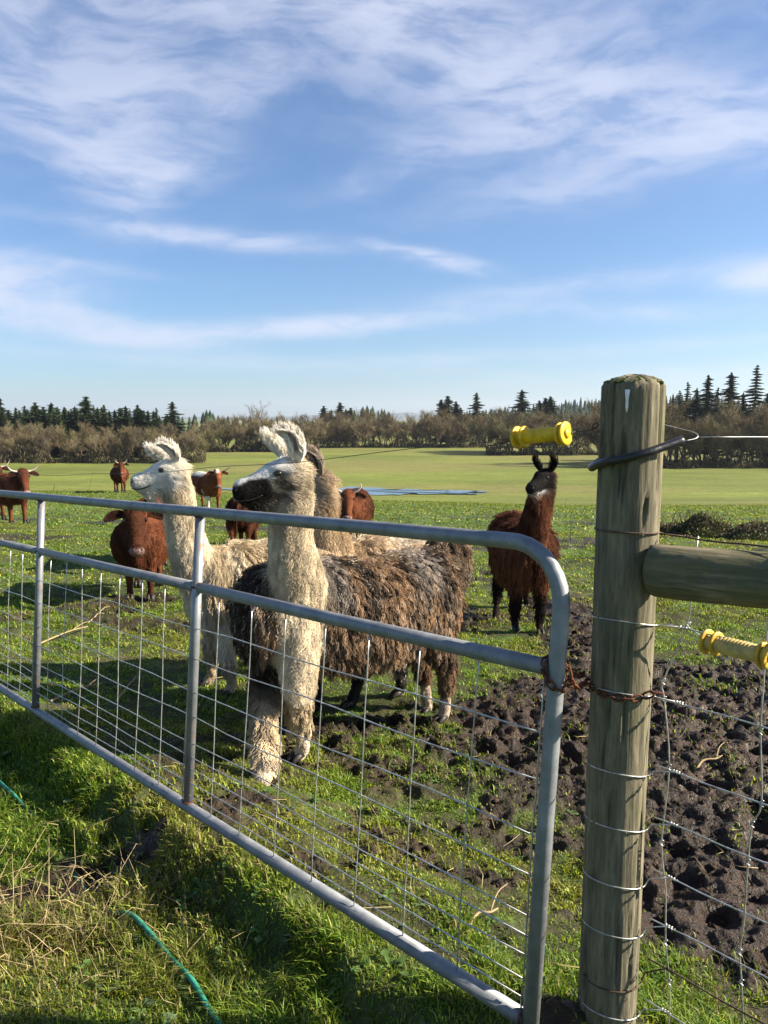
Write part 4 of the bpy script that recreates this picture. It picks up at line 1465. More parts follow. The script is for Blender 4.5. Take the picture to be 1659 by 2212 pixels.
def build_post():
    g = gz(POST[0], POST[1]) - 0.25
    root = empty('gate_post', 'thick weathered round timber post with a mossy chamfered top', 'post', (POST[0], POST[1], g + 0.25))
    nz, ns = 150, 88
    zs = np.concatenate([np.linspace(g, POST_TOP - 0.026, nz), [POST_TOP - 0.016, POST_TOP - 0.008, POST_TOP - 0.002, POST_TOP]])
    rs = np.concatenate([np.full(nz, 1.0), [0.90, 0.66, 0.36, 0.0]])
    a = np.arange(ns) * 2 * np.pi / ns
    A, Z = np.meshgrid(a, zs)
    Rr = PR * rs[:, None] * np.ones_like(A)
    ca, sa = np.cos(A), np.sin(A)
    grain = fbm(A * 14.0, Z * 3.0, 201, 4) - 0.5
    crack = (1 - sst(0.0, 0.05, np.abs(fbm(A * 4.0, Z * 0.9, 205, 3) - 0.5))) * sst(0.4, 0.6, fbm(A * 2.0, Z * 3.0, 209, 2))
    knob = fbm(A * 1.5, Z * 2.5, 207, 3) - 0.5
    body = (rs[:, None] > 0.95)
    Rr = Rr + body * (0.0045 * grain - 0.016 * crack + 0.007 * knob)
    lean = (Z - POST_TOP) * 0.004
    X = POST[0] + Rr * ca + lean
    Y = POST[1] + Rr * sa
    Zj = Z + np.where(rs[:, None] < 0.95, (fbm(ca * 6 + 3, sa * 6 + Z * 40, 211, 3) - 0.5) * 0.010, 0)
    V = np.stack([X, Y, Zj], -1).reshape(-1, 3)
    F = []
    n = len(zs)
    i, j = np.meshgrid(np.arange(n - 1), np.arange(ns), indexing='ij')
    j2 = (j + 1) % ns
    q = np.stack([i * ns + j, i * ns + j2, (i + 1) * ns + j2, (i + 1) * ns + j], -1).reshape(-1, 4)
    F = np.concatenate([q[:, [0, 1, 2]], q[:, [0, 2, 3]]])
    part('timber', (V, F), M['post_wood'], root)
    # moss grown on the top
    rng = np.random.default_rng(8)
    mv = []
    for k in range(150):
        rr, aa = PR * 0.93 * math.sqrt(rng.random()), rng.random() * 6.283
        zz = POST_TOP - 0.002 - 0.020 * (rr / PR) ** 2
        s_ = 0.003 + 0.004 * rng.random()
        mv.append(ball((POST[0] + rr * math.cos(aa), POST[1] + rr * math.sin(aa), zz), (s_, s_, s_ * 0.7), None, 6, 4))
    part('moss', join(mv), M['moss'], root, kind='stuff')
    # white bird dropping run down the face
    d = unit(np.array([-POST[0], -POST[1]]))
    pts = []
    c0, s0 = math.cos(-0.16), math.sin(-0.16)
    dd = np.array([d[0] * c0 - d[1] * s0, d[0] * s0 + d[1] * c0])
    for z, w in ((0, 1), (0.012, 1), (0.025, 1), (0.040, 1), (0.052, 1)):
        pts.append([POST[0] + dd[0] * (PR + 0.0015), POST[1] + dd[1] * (PR + 0.0015), POST_TOP - 0.036 - z])
    part('bird_dropping', tube(pts, [(0.0055, 0.002), (0.0048, 0.002), (0.003, 0.002), (0.0034, 0.002), (0.001, 0.001)], 8, np.array([dd[0], dd[1], 0])), M['white'], root)


M['moss'] = simple_mat('moss', (0.075, 0.085, 0.025), 0.95, 0.05, 0, 0.4, 60)
build_post()


def build_rail():
    o = at(1392, 1226, 1.775)
    d = unit(np.array([0.86, -0.51, 0.0]))
    L, ns, nl, r = 1.6, 56, 120, 0.0625
    root = empty('fence_rail', 'round grey log rail notched into the timber post', 'rail', tuple(o))
    xs = np.concatenate([[-0.001, 0.004, 0.012, 0.022], np.linspace(0.03, L, nl)])
    pr = np.concatenate([[0.0, 0.55, 0.86, 0.96], np.full(nl, 1.0)])
    a = np.arange(ns) * 2 * np.pi / ns
    A, X = np.meshgrid(a, xs)
    g = fbm(A * 9, X * 9, 221, 5) - 0.5
    kn = fbm(A * 1.3, X * 2.2, 223, 3) - 0.5
    Rr = r * pr[:, None] * (1 + 0.11 * g + 0.30 * kn * (pr[:, None] > 0.9))
    V = np.stack([X, Rr * np.cos(A), Rr * np.sin(A)], -1).reshape(-1, 3)
    n = len(xs)
    i, j = np.meshgrid(np.arange(n - 1), np.arange(ns), indexing='ij')
    j2 = (j + 1) % ns
    q = np.stack([i * ns + j, i * ns + j2, (i + 1) * ns + j2, (i + 1) * ns + j], -1).reshape(-1, 4)
    F = np.concatenate([q[:, [0, 2, 1]], q[:, [0, 3, 2]]])
    me = mesh_np('log', V, F, True, None, M['rail_wood'])
    lg = put('log', me, root)
    lg.rotation_euler = (0, 0, math.atan2(d[1], d[0]))


build_rail()


def build_fence():
    root = empty('wire_fence', 'woven wire fence wound round the timber post, running off at right', 'fence', (POST[0] + 0.1, POST[1] - 0.05, gz(POST[0] + 0.1, POST[1] - 0.05)))
    fd = unit(np.array([0.67, -0.74, 0]))
    rng = np.random.default_rng(15)
    # (height where the wire crosses the post's face, height out along the fence, has a wrap, rusty)
    lines = [(1150, 1158, 1, True), (1347, 1352, 1, False), (1500, 1512, 1, False), (1672, 1660, 1, False), (1790, 1772, 1, False), (1912, 1886, 1, False), (2018, 1990, 1, False), (2128, 2080, 1, True), (2192, 2170, 1, False)]
    a0 = math.atan2(-POST[1], -POST[0])                # from the post to the visitor
    for yp, yf, wrap, rusty in lines:
        m = M['brown_wire'] if rusty else M['wire']
        zf = at(1425, yf, 1.80)[2]
        zp = at(1335, yp, 1.80)[2]
        start = np.array([0.675, 1.815, zf])
        pts = [start + fd * s_ + np.array([0, 0, 0.002 * math.sin(s_ * 23 + yf)]) for s_ in (0.0, 0.05, 0.12, 0.2, 0.35, 0.6, 0.95)]
        part('line_wire', tube(catmull(pts, 4), 0.0019 if not rusty else 0.0023, 6), m, root)
        # the tail wound once round the post and tied off
        lp = []
        for k, t in enumerate(np.linspace(0, 1, 30)):
            ang = a0 + 1.25 + (-4.9) * t
            rr = PR + 0.0035 + 0.001 * rng.random()
            zz = zp + (zf - zp) * (abs(t - 0.42) * 0.9) + 0.004 * math.sin(t * 9 + yp)
            lp.append([POST[0] + rr * math.cos(ang), POST[1] + rr * math.sin(ang), zz])
        lp2 = [[POST[0] + (PR + 0.004) * math.cos(a0 + 1.25), POST[1] + (PR + 0.004) * math.sin(a0 + 1.25), lp[0][2]]]
        tail = start + fd * 0.05 + np.array([0, 0, 0.002])
        front = [[POST[0] + (PR + 0.0035) * math.cos(a0 + t), POST[1] + (PR + 0.0035) * math.sin(a0 + t), zp + (0.012 * math.cos(t * 1.3 + 0.4)) * (1 if not rusty else 0.2)] for t in np.linspace(-2.2, 1.30, 26)]
        front = front + [list(start * 0.5 + np.array(front[-1]) * 0.5 - np.array([0, 0.006, 0])), list(tail)]
        part('wrap_wire', tube(front, 0.0017 if not rusty else 0.0022, 6), m, root)
        kn = [tail + fd * s_ + np.array([0.0035 * math.cos(s_ * 900), 0, 0.0035 * math.sin(s_ * 900)]) for s_ in np.linspace(-0.006, 0.014, 14)]
        part('knot', tube(kn, 0.0016, 5), m, root)
    # stays hung between the line wires, bent by use, with a knot at each crossing
    for stay in ([(1508, 1158), (1493, 1287), (1483, 1353), (1433, 1472), (1435, 1510), (1446, 1657), (1429, 1820), (1438, 1919), (1438, 2035), (1446, 2121), (1445, 2230)],
                 [(1664, 1180), (1660, 1310), (1650, 1470), (1643, 1580), (1645, 1735), (1625, 1780), (1616, 1862), (1607, 1990), (1598, 2056), (1602, 2121), (1606, 2230)]):
        pts = []
        for px, py in stay:
            d = ray(px, py)
            # meet the fence plane
            n_ = np.array([fd[1], -fd[0], 0])
            q0 = np.array([0.675, 1.815, 0])
            t = np.dot(n_, q0 - np.array([0, 0, EYE])) / np.dot(n_, d)
            pts.append(np.array([0, 0, EYE]) + d * t)
        part('stay_wire', tube(catmull(pts, 4), 0.0018, 6), M['wire'], root)
        for p in pts[2::1]:
            if rng.random() < 0.75:
                kn = [p + fd * 0.004 * math.cos(s_) + np.array([0, 0, 0.0022 * s_ - 0.007]) + np.array([fd[1], -fd[0], 0]) * 0.004 * math.sin(s_) for s_ in np.linspace(0, 7, 14)]
                part('knot', tube(kn, 0.0016, 5), M['wire'], root)


build_fence()


# ------------------------------------------------------------------ electric wire, insulated handles, hose round the post, chain
def handle(name, label, a, b, r_fl, r_b, mats, group):
    """spring gate handle: ribbed grip with double flanges, a at its wire end"""
    a, b = np.asarray(a, float), np.asarray(b, float)
    L = np.linalg.norm(b - a)
    d = (b - a) / L
    root = empty(name, label, 'insulator', tuple((a + b) / 2), group)
    pts, rad = [], []
    n = 90
    for i in range(n + 1):
        t = i / n
        pts.append(a + d * L * (0.02 + 0.96 * t))
        rad.append(r_b * (1 + 0.05 * math.sin(t * 2 * math.pi * 17)) * (0.96 + 0.12 * math.sin(math.pi * t)))
    part('grip', tube(pts, rad, 26), mats[0], root)
    for t, rr in ((0.0, 1.0), (0.16, 0.96), (0.90, 0.96), (1.0, 1.0)):
        c = a + d * L * t
        pr = [(-0.0035, 0.3), (-0.0035, 0.80), (-0.0028, 0.97), (0, 1.0), (0.0028, 0.97), (0.0035, 0.80), (0.0035, 0.3)]
        part('flange', tube([c + d * o for o, _ in pr], [r_fl * rr * k for _, k in pr], 32), mats[1], root)
    for e, sg in ((a, -1), (b, 1)):
        part('end_boss', tube([e + d * sg * 0.002, e + d * sg * 0.006, e + d * sg * 0.008], [r_fl * 0.45, r_fl * 0.42, r_fl * 0.2], 20), mats[1], root)
    return root, d


def build_electric():
    E = np.array([0, 0, EYE])
    b = at(1222, 936, 1.775)
    a = at(1118, 945, 1.870)
    root, d = handle('wire_insulator', 'bright yellow ribbed insulator handle strung above the gate', a, b, 0.0275, 0.0158, (M['yellow'], M['yellow']), 'yellow insulator grips')
    # hook towards the post
    h0 = at(1290, 926, 1.715 + 0.10)
    part('hook', tube(catmull([b + d * 0.004, b * 0.6 + h0 * 0.4, b * 0.15 + h0 * 0.85, h0 + np.array([0.003, 0.004, 0.010]), h0 + np.array([-0.008, 0.004, 0.010]), h0 + np.array([-0.012, 0.0, -0.004])], 6), 0.0017, 7), M['brown_wire'], root)
    # hook at the other end
    e0 = a - d * 0.055 + np.array([0, 0, -0.006])
    part('hook', tube(catmull([a - d * 0.004, a - d * 0.05 + np.array([0, 0, -0.002]), e0 + np.array([0, 0, 0.014]), e0 - d * 0.022 + np.array([0, 0, 0.014]), e0 - d * 0.034 + np.array([0, 0, -0.006]), e0 - d * 0.012 + np.array([0, 0, -0.007]), a - d * 0.006 + np.array([0, 0, -0.003])], 6), 0.0016, 7), M['brown_wire'], root)
    # live wire running along above the gate
    wa = e0 - d * 0.034
    we = np.array([0.416 - 0.696 * 5.3, 1.78 + 0.718 * 5.3, EYE - 0.335])
    pts = []
    for t in np.linspace(0, 1, 40):
        p = wa * (1 - t) + we * t
        p[2] -= 0.10 * math.sin(math.pi * t) * (0.75) - 0.004 * math.sin(t * 31)
        pts.append(p)
    o = put('electric_wire', mesh_np('electric_wire', *tube(pts, 0.0011, 6), True, None, M['dark_wire']), None, label='thin dark live wire strung above the top of the gate', category='wire')
    # wire loop on the far side of the post, running off to the right
    ca = math.atan2(-POST[1], -POST[0])
    zz = at(1430, 920, 1.85)[2]
    back = [[POST[0] + (PR + 0.004) * math.cos(ca + t), POST[1] + (PR + 0.004) * math.sin(ca + t), zz - 0.002 * t] for t in np.linspace(-1.7, -3.9, 9)]
    q = [at(1470, 926, 1.88), at(1500, 934, 1.87), at(1508, 942, 1.86), at(1500, 948, 1.85), at(1480, 952, 1.84)]
    w = [at(1505, 944, 1.86)]
    for t in np.linspace(0.1, 1, 8):
        w.append(w[0] + np.array([0.9, 0.25, -0.005]) * t)
    part_root = empty('wire_tail', 'thin bare wire leaving the far side of the post towards the right', 'wire', tuple(q[0]))
    part('loop', tube(catmull(back + [list(x) for x in q], 3), 0.0009, 6), M['wire'], part_root)
    part('strand', tube(w, 0.0014, 6), M['wire'], part_root)
    # length of hose slung round the post
    v = ca
    pts = []
    def pp(t, dz, rr=PR + 0.0125):
        return [POST[0] + rr * math.cos(ca + t), POST[1] + rr * math.sin(ca + t), dz]
    zl, zr = at(1290, 1012, 1.83)[2], at(1475, 951, 1.80)[2]
    pts = [pp(-2.35, zl + 0.02), pp(-1.9, zl + 0.004, PR + 0.016), pp(-1.45, zl, PR + 0.015), pp(-1.0, zl + 0.010), pp(-0.5, zl + 0.020), pp(0.0, zl + 0.030), pp(0.45, zl + 0.041), pp(0.85, zl + 0.051, PR + 0.014)]
    tip = at(1474, 951, 1.79)
    last = np.array(pts[-1])
    pts += [list(last * 0.5 + tip * 0.5), list(tip)]
    cp = catmull(pts, 5)
    h = put('hose_collar', mesh_np('hose_collar', *tube(cp, 0.0098, 16), True, None, M['rubber']), None, label='black rubber hose slung slantwise round the upper timber post', category='hose')
    # faded handle hooked on the fence at the right edge
    a2 = at(1528, 1386, 1.74)
    b2 = at(1662, 1418, 1.615)
    r2, d2 = handle('wire_insulator', 'faded cream handle with yellow flanges hooked on the fence wire', a2, b2, 0.030, 0.0185, (M['aged_yellow'], M['dull_yellow']), 'yellow insulator grips')
    hk = at(1486, 1352, 1.765)
    part('hook', tube(catmull([a2 - d2 * 0.004, a2 * 0.6 + hk * 0.4, hk + np.array([0.004, 0, -0.006]), hk, hk + np.array([-0.004, 0, 0.006]), hk + np.array([0.006, 0, 0.008])], 5), 0.0018, 6), M['wire'], r2)


M['dull_yellow'] = simple_mat('weathered_yellow_plastic', (0.50, 0.31, 0.03), 0.5, 0.35, 0, 0.2, 40)
M['dark_wire'] = simple_mat('dark_live_wire', (0.05, 0.05, 0.055), 0.5, 0.4, 0.5, 0.3, 30)
build_electric()


def build_chain():
    root = empty('gate_chain', 'rusty chain linking the gate tube to the timber post', 'chain', tuple(at(1200, 1440, 1.80)))

    def run(pts, n0):
        cv = catmull(pts, 14)
        seg = np.linalg.norm(np.diff(cv, axis=0), axis=1)
        s = np.concatenate([[0], np.cumsum(seg)])
        L = s[-1]
        step = 0.0205
        n = int(L / step)
        for k in range(n):
            sk = (k + 0.5) * step
            c = np.array([np.interp(sk, s, cv[:, i]) for i in range(3)])
            e = np.array([np.interp(min(sk + 0.004, L), s, cv[:, i]) for i in range(3)]) - np.array([np.interp(max(sk - 0.004, 0), s, cv[:, i]) for i in range(3)])
            d = unit(e)
            w = unit(np.cross(d, np.array([0.3, 0.2, 1.0])))
            if (k + n0) % 2:
                w = np.cross(d, w)
            pp_ = [c + d * 0.0085 * math.cos(a) + d * (0.0055 if math.cos(a) > 0 else -0.0055) + w * 0.0072 * math.sin(a) for a in np.linspace(0, 2 * np.pi, 15)]
            part('link', tube(pp_, 0.0026, 6, None, False), M['rust'], root)
    gt = gpt(0, 0.30)
    f = unit(np.array([-0.6, -0.75, 0]))
    ring = [gt + (unit(GA) * math.cos(a) + np.cross(GA, GB) * math.sin(a)) * 0.030 + np.array([0, 0, 0.035 * math.cos(a + 0.6)]) for a in np.linspace(0, 2 * np.pi, 9)]
    run(ring[:-1] + [ring[0]], 0)
    ca = math.atan2(-POST[1], -POST[0])
    zc = at(1335, 1502, 1.78)[2]
    pl = np.array([POST[0] + (PR + 0.008) * math.cos(ca - 1.5), POST[1] + (PR + 0.008) * math.sin(ca - 1.5), zc + 0.012])
    a_ = gt + np.array([0.026, -0.026, -0.01])
    run([a_, a_ * 0.6 + pl * 0.4 - np.array([0, 0, 0.020]), a_ * 0.2 + pl * 0.8 - np.array([0, 0, 0.012]), pl], 0)
    b_ = gt + np.array([0.022, 0.024, 0.006])
    run([b_, b_ * 0.5 + pl * 0.5 - np.array([-0.01, -0.01, 0.010]), pl + np.array([0.0, 0.03, 0.004])], 1)
    wrap = [[POST[0] + (PR + 0.0045) * math.cos(ca + t), POST[1] + (PR + 0.0045) * math.sin(ca + t), zc + 0.010 - 0.016 * math.cos(t * 0.9)] for t in np.linspace(-1.5, 0.75, 9)]
    run(wrap, 0)
    run([np.array(wrap[-1]), np.array(wrap[-1]) + np.array([0.025, -0.004, 0.010]), np.array(wrap[-1]) + np.array([0.05, -0.01, 0.006])], 1)


build_chain()

# ------------------------------------------------------------------ trees at the far side of the field
def prism(p0, p1, r0, r1, rng):
    d = p1 - p0
    d = d / max(1e-6, np.linalg.norm(d))
    a = unit(np.cross(d, rng.normal(0, 1, 3)))
    b = np.cross(d, a)
    V = []
    for p, r in ((p0, r0), (p1, r1)):
        for k in range(3):
            t = 2.0944 * k
            V.append(p + (a * math.cos(t) + b * math.sin(t)) * r)
    F = []
    for k in range(3):
        q = (k + 1) % 3
        F += [[k, q, 3 + q], [k, 3 + q, 3 + k]]
    return np.array(V), np.array(F)


def bare_tree_mesh(seed, h, spread, lean=0.0, twigs=1900):
    """trunk + limbs, and the crown of fine leafless twigs"""
    rng = np.random.default_rng(seed)
    limbs, ends = [], []

    def grow(p, d, L, r, lev):
        n = 3
        q = p
        for i in range(n):
            d = unit(d + rng.normal(0, 0.13, 3) + np.array([0, 0, 0.05]))
            q2 = q + d * L / n
            ra, rb = r * (1 - 0.22 * i / n), r * (1 - 0.22 * (i + 1) / n)
            limbs.append((q, q2, ra, rb, lev))
            ends.append((q, q2, d, lev))
            if lev < 4 and i > 0 or (lev == 0 and i == 0):
                k = rng.integers(1, 3) if lev else rng.integers(1, 4)
                for _ in range(k):
                    az, out = rng.random() * 6.283, (0.45 + 0.5 * rng.random()) * spread
                    dd = unit(d * 0.8 + np.array([math.cos(az) * out, math.sin(az) * out, 0.25]))
                    if lev < 3:
                        grow(q2, dd, L * (0.62 + 0.25 * rng.random()), r * 0.50, lev + 1)
            q = q2
    grow(np.zeros(3), np.array([lean, 0, 1.0]), h * 0.42, 0.020 * h, 0)
    tv = [prism(a, b, r0, r1, rng) for a, b, r0, r1, lev in limbs]
    sc = h / max(max(b[2] for a, b, *_ in limbs) + 0.6, 1)
    # twigs
    up = [e for e in ends if e[3] >= 1]
    V, F = [], []
    for k in range(twigs):
        a, b, d, lev = up[rng.integers(len(up))]
        p = a + (b - a) * rng.random() + rng.normal(0, 0.12, 3)
        dd = unit(d * 0.7 + rng.normal(0, 0.55, 3) + np.array([0, 0, 0.35]))
        L = (0.5 + 1.1 * rng.random()) * h / 11
        w = unit(np.cross(dd, rng.normal(0, 1, 3))) * (0.016 + 0.018 * rng.random())
        o = len(V)
        m_ = p + dd * L * 0.5 + rng.normal(0, 0.06, 3)
        V += [p - w, p + w, p + dd * L, m_ - w, m_ + w, m_ + unit(dd + rng.normal(0, 0.6, 3)) * L * 0.6]
        F += [[o, o + 1, o + 2], [o + 3, o + 4, o + 5]]
    tw = (np.array(V) * sc, np.array(F))
    t = join(tv)
    return (t[0] * sc, t[1]), tw


def conifer_mesh(seed, h, spread, open_=0.0, base=0.12):
    rng = np.random.default_rng(seed)
    trunk = tube([[0, 0, 0], [0, 0, h * 0.5], [0, 0, h * 0.97]], [0.016 * h, 0.010 * h, 0.002 * h], 6)
    V, F = [], []
    z = h * base
    while z < h * 0.985:
        t = (z / h - base) / (1 - base)
        rmax = spread * h * ((1 - t) ** (0.62 + 0.25 * open_)) * (0.45 + 0.70 * rng.random()) * min(1.0, 0.45 + 2.2 * t) + 0.10
        nb = int(5 + 5 * (1 - t) * (1 - 0.5 * open_))
        a0 = rng.random() * 6.283
        for k in range(nb):
            if rng.random() < 0.25 * open_:
                continue
            az = a0 + 6.283 * k / nb + rng.normal(0, 0.25)
            L = rmax * (0.50 + 0.60 * rng.random() ** 1.5)
            d = np.array([math.cos(az), math.sin(az), 0.0])
            sdv = np.array([-d[1], d[0], 0])
            droop = -0.22 - 0.25 * rng.random() + 0.5 * t
            ns = 5
            for s_ in range(ns):
                u0 = 0.12 + 0.88 * s_ / ns
                for sg in (-1, 1):
                    p = np.array([0, 0, z]) + d * L * u0 + UP * (droop * L * u0 * u0)
                    l2 = L * (0.50 - 0.25 * u0) * (0.7 + 0.6 * rng.random())
                    q = p + (d * 0.75 + sdv * sg * 0.75) * l2 + UP * (-0.28 * l2 * rng.random() - 0.03)
                    w = d * l2 * 0.42 + UP * 0.16 * l2 * rng.normal(0, 1)
                    o = len(V)
                    V += [p - w * 0.6, p + w, q]
                    F.append([o, o + 1, o + 2] if sg > 0 else [o, o + 2, o + 1])
            o = len(V)
            tip = np.array([0, 0, z]) + d * L * 1.08 + UP * droop * L
            V += [np.array([0, 0, z + 0.02 * h]), np.array([0, 0, z - 0.01 * h]) + d * 0.1, tip]
            F.append([o, o + 1, o + 2])
        z += h * (0.026 + 0.018 * open_) * (1.1 - 0.35 * t)
    o = len(V)
    V += [np.array([-0.012 * h, 0, h * 0.95]), np.array([0.012 * h, 0, h * 0.95]), np.array([0, 0, h])]
    F.append([o, o + 1, o + 2])
    return trunk, (np.array(V), np.array(F))


def col_jitter(V, base, amt, seed, sc=0.4):
    k = fbm(V[:, 0] * sc + V[:, 2] * 0.31, V[:, 1] * sc + V[:, 2] * sc, seed, 3)
    return np.asarray(base)[None] * (1 - amt + 2 * amt * k)[:, None]


def build_trees():
    rng = np.random.default_rng(77)
    # prototypes: (trunk mesh, crown mesh, height)
    bare, con = [], []
    tones = [(0.155, 0.120, 0.070), (0.19, 0.155, 0.085), (0.125, 0.100, 0.066), (0.22, 0.180, 0.100), (0.135, 0.105, 0.056), (0.165, 0.145, 0.070)]
    for k in range(6):
        t, c = bare_tree_mesh(300 + k, 11.0, (1.0, 1.25, 0.85, 1.1, 1.3, 0.95)[k])
        tm = mesh_np('bare_trunk', t[0], t[1], True, col_jitter(t[0], (0.11, 0.088, 0.062), 0.3, 5), M['bark'])
        cm = mesh_np('twig_crown', c[0], c[1], False, col_jitter(c[0], tones[k], 0.25, 6), M['bark'])
        bare.append((tm, cm, 11.0))
    for k, (sp, op, bs) in enumerate(((0.34, 0.0, 0.06), (0.30, 0.1, 0.10), (0.28, 0.5, 0.20), (0.26, 0.1, 0.06))):
        t, c = conifer_mesh(400 + k, 20.0, sp, op, bs)
        tm = mesh_np('conifer_trunk', t[0], t[1], True, np.array([0.09, 0.062, 0.042]), M['bark'])
        cm = mesh_np('needle_crown', c[0], c[1], False, col_jitter(c[0], (0.026, 0.042, 0.017), 0.35, 8, 0.9), M['needle'])
        con.append((tm, cm, 20.0))

    def plant(kind, name, label, group, px, Y, h, rot, wide=1.0):
        tm, cm, h0 = kind
        d = ray(px, 960)
        x = d[0] / d[1] * Y
        r = empty(name, label, 'tree', (x, Y, gz(x, Y) - 0.05), group)
        r.rotation_euler = (0, 0, rot)
        s = h / h0
        r.scale = (s * wide, s * wide, s)
        put('trunk', tm, r)
        put('crown', cm, r)
        return r

    gb = 'bare trees along the far edge of the field'
    sections = [
        # px from, px to, depth, rows, height, spacing in px, label
        (-260, 445, 196, 3, 9.4, 25, 'leafless brown tree in the tree line behind the cattle and white llama'),
        (445, 690, 262, 3, 12.2, 21, 'leafless brown tree in the tree line between the two pale llamas\' heads'),
        (690, 1050, 300, 3, 13.6, 18, 'leafless grey brown tree in the tree line beyond the flood water'),
        (1050, 1300, 238, 3, 13.4, 23, 'leafless grey brown tree in the tree line behind the yellow insulator'),
        (1300, 1960, 176, 3, 14.2, 34, 'tall leafless tree in the tree line right of the timber post'),
    ]
    for x0, x1, Y, rows, h, sp, lab in sections:
        for rw in range(rows):
            px = x0 + rng.random() * sp
            while px < x1:
                hh = h * (0.72 + 0.36 * rng.random()) * (1.0 + 0.06 * rw)
                yy = Y + rw * 7.0 + rng.normal(0, 2.0)
                plant(bare[rng.integers(6)], 'bare_tree', lab, gb, px, yy, hh, rng.random() * 6.28, 0.85 + 0.30 * rng.random())
                px += sp * (0.7 + 0.6 * rng.random())
    # one tall pale bare tree standing over the line
    plant(bare[0], 'bare_tree', 'tall pale leafless tree rising above the tree line left of the pied llama', gb, 547, 300, 18.5, 1.0, 0.8)

    def con_at(px, top, Y, kind, label, group, wide=1.0):
        d = ray(px, top)
        x = d[0] / d[1] * Y
        zt = EYE + d[2] / d[1] * Y
        plant(con[kind], 'conifer', label, group, px, Y, zt - gz(x, Y), rng.random() * 6.28, wide)

    left = [(5, 862), (22, 884), (38, 880), (62, 882), (80, 874), (97, 886), (115, 868), (128, 880), (143, 884), (165, 876), (190, 855), (205, 876), (214, 884), (228, 874), (250, 884), (265, 880), (283, 890), (300, 873), (322, 885), (338, 890), (375, 872),
            (-30, 870), (-70, 860), (-120, 880), (-180, 866), (14, 893), (52, 893), (105, 893), (152, 892), (178, 888), (240, 893), (272, 894), (310, 893)] + [(-200 + 13.5 * k + 9 * rng.random(), 876 + 22 * rng.random()) for k in range(43)]
    for k, (px, top) in enumerate(left):
        lab = 'dark conifer among the evergreens at the left end of the tree line'
        if px == 190:
            lab = 'tallest dark conifer of the group at the left end of the tree line'
        if px == 375:
            lab = 'lone dark conifer above the white llama\'s ears'
        con_at(px, top - (6 if k % 4 == 0 else 0), 218 + 26 * rng.random(), rng.integers(0, 4) if k % 3 else 1, lab, 'conifers behind the field', 1.1 + 0.6 * rng.random())
    for px, top in ((418, 905), (446, 918), (460, 925), (436, 930)):
        con_at(px, top, 285, 0, 'low dark conifer among bare trees right of the white llama\'s head', 'conifers behind the field')
    for px, top in ((700, 876), (716, 884), (735, 868), (748, 884), (758, 880), (790, 893)):
        con_at(px, top, 345 + 10 * rng.random(), rng.integers(0, 2), 'dark conifer in the cluster right of the pied llama\'s ears', 'conifers behind the field', 1.55)
    for px, top in ((952, 862), (966, 854), (984, 866), (994, 880)):
        con_at(px, top, 330 + 10 * rng.random(), 0, 'dark conifer in the tight clump left of the lone conifer', 'conifers behind the field', 1.55)
    con_at(1028, 847, 320, 1, 'lone conifer standing clear above the tree line beyond the water', 'conifers behind the field', 1.35)
    con_at(1125, 840, 262, 1, 'broad tall conifer above the yellow insulator', 'conifers behind the field', 1.55)
    for px, top in ((1163, 864), (1176, 858), (1187, 855)):
        con_at(px, top, 300, 0, 'dark conifer of the close group right of the broad tall conifer', 'conifers behind the field', 1.55)
    for px, top, k in ((1450, 852, 2), (1464, 842, 2), (1480, 824, 2), (1500, 836, 1), (1523, 808, 1), (1545, 836, 2), (1600, 846, 1), (1652, 848, 0), (1690, 830, 1), (1730, 800, 2), (1780, 822, 1), (1830, 810, 2)):
        con_at(px, top, 196 + 10 * rng.random(), k, 'open branched conifer behind the bare trees right of the timber post', 'conifers behind the field', 1.0)
    con_at(1572, 802, 196, 1, 'dense tall conifer second from the right edge', 'conifers behind the field', 1.2)
    con_at(1626, 787, 198, 2, 'tallest open branched conifer at the right edge', 'conifers behind the field', 1.15)

    # far-off woods that read as one mass
    def mass(name, pts, label, tone):
        n = len(pts)
        V, F = [], []
        protoV, protoF = [], []
        r2 = np.random.default_rng(9)
        a = np.arange(7) * 2 * np.pi / 7
        for x, y, z, h, w in pts:
            o = len(V)
            for lev in range(4):
                zz = z + h * (0.10 + 0.24 * lev)
                rr = w * (1 - 0.24 * lev) * (0.8 + 0.4 * r2.random(7))
                for k in range(7):
                    V.append([x + rr[k] * math.cos(a[k] + lev), y + rr[k] * math.sin(a[k] + lev), zz - 0.05 * h * r2.random()])
                V.append([x, y, zz + h * 0.36 if lev < 3 else z + h])
                for k in range(7):
                    F.append([o + lev * 8 + k, o + lev * 8 + (k + 1) % 7, o + lev * 8 + 7])
        V = np.array(V)
        put(name, mesh_np(name, V, np.array(F), False, col_jitter(V, tone, 0.3, 12, 0.1), M['needle']), None, kind='stuff', label=label, category='woodland')
    pts = []
    for k in range(420):
        px = -300 + 2300 * rng.random()
        Y = 430 + 160 * rng.random()
        d = ray(px, 960)
        h = 7 + 9 * vnoise(np.array([px / 90.0]), np.array([0.0]), 3)[0] + 4 * rng.random()
        if 640 < px < 690 or 850 < px < 945:
            h *= 0.75
        x = d[0] / d[1] * Y
        pts.append((x, Y, PLAIN, h, h * 0.26))
    mass('distant_woods', pts, 'dark distant conifer woods showing between the bare trees', (0.024, 0.040, 0.020))
    # wooded ridge
    hx, hy = [], []
    n = 60
    xs = np.linspace(60, 620, n)
    ys = np.linspace(700, 1250, 30)
    X, Y = np.meshgrid(xs, ys)
    Zr = PLAIN - 1 + 26 * np.exp(-((X - 330) / 170) ** 2) * np.exp(-((Y - 980) / 150) ** 2)
    V = np.stack([X, Y, Zr], -1).reshape(-1, 3)
    i, j = np.meshgrid(np.arange(29), np.arange(n - 1), indexing='ij')
    q = np.stack([i * n + j, i * n + j + 1, (i + 1) * n + j + 1, (i + 1) * n + j], -1).reshape(-1, 4)
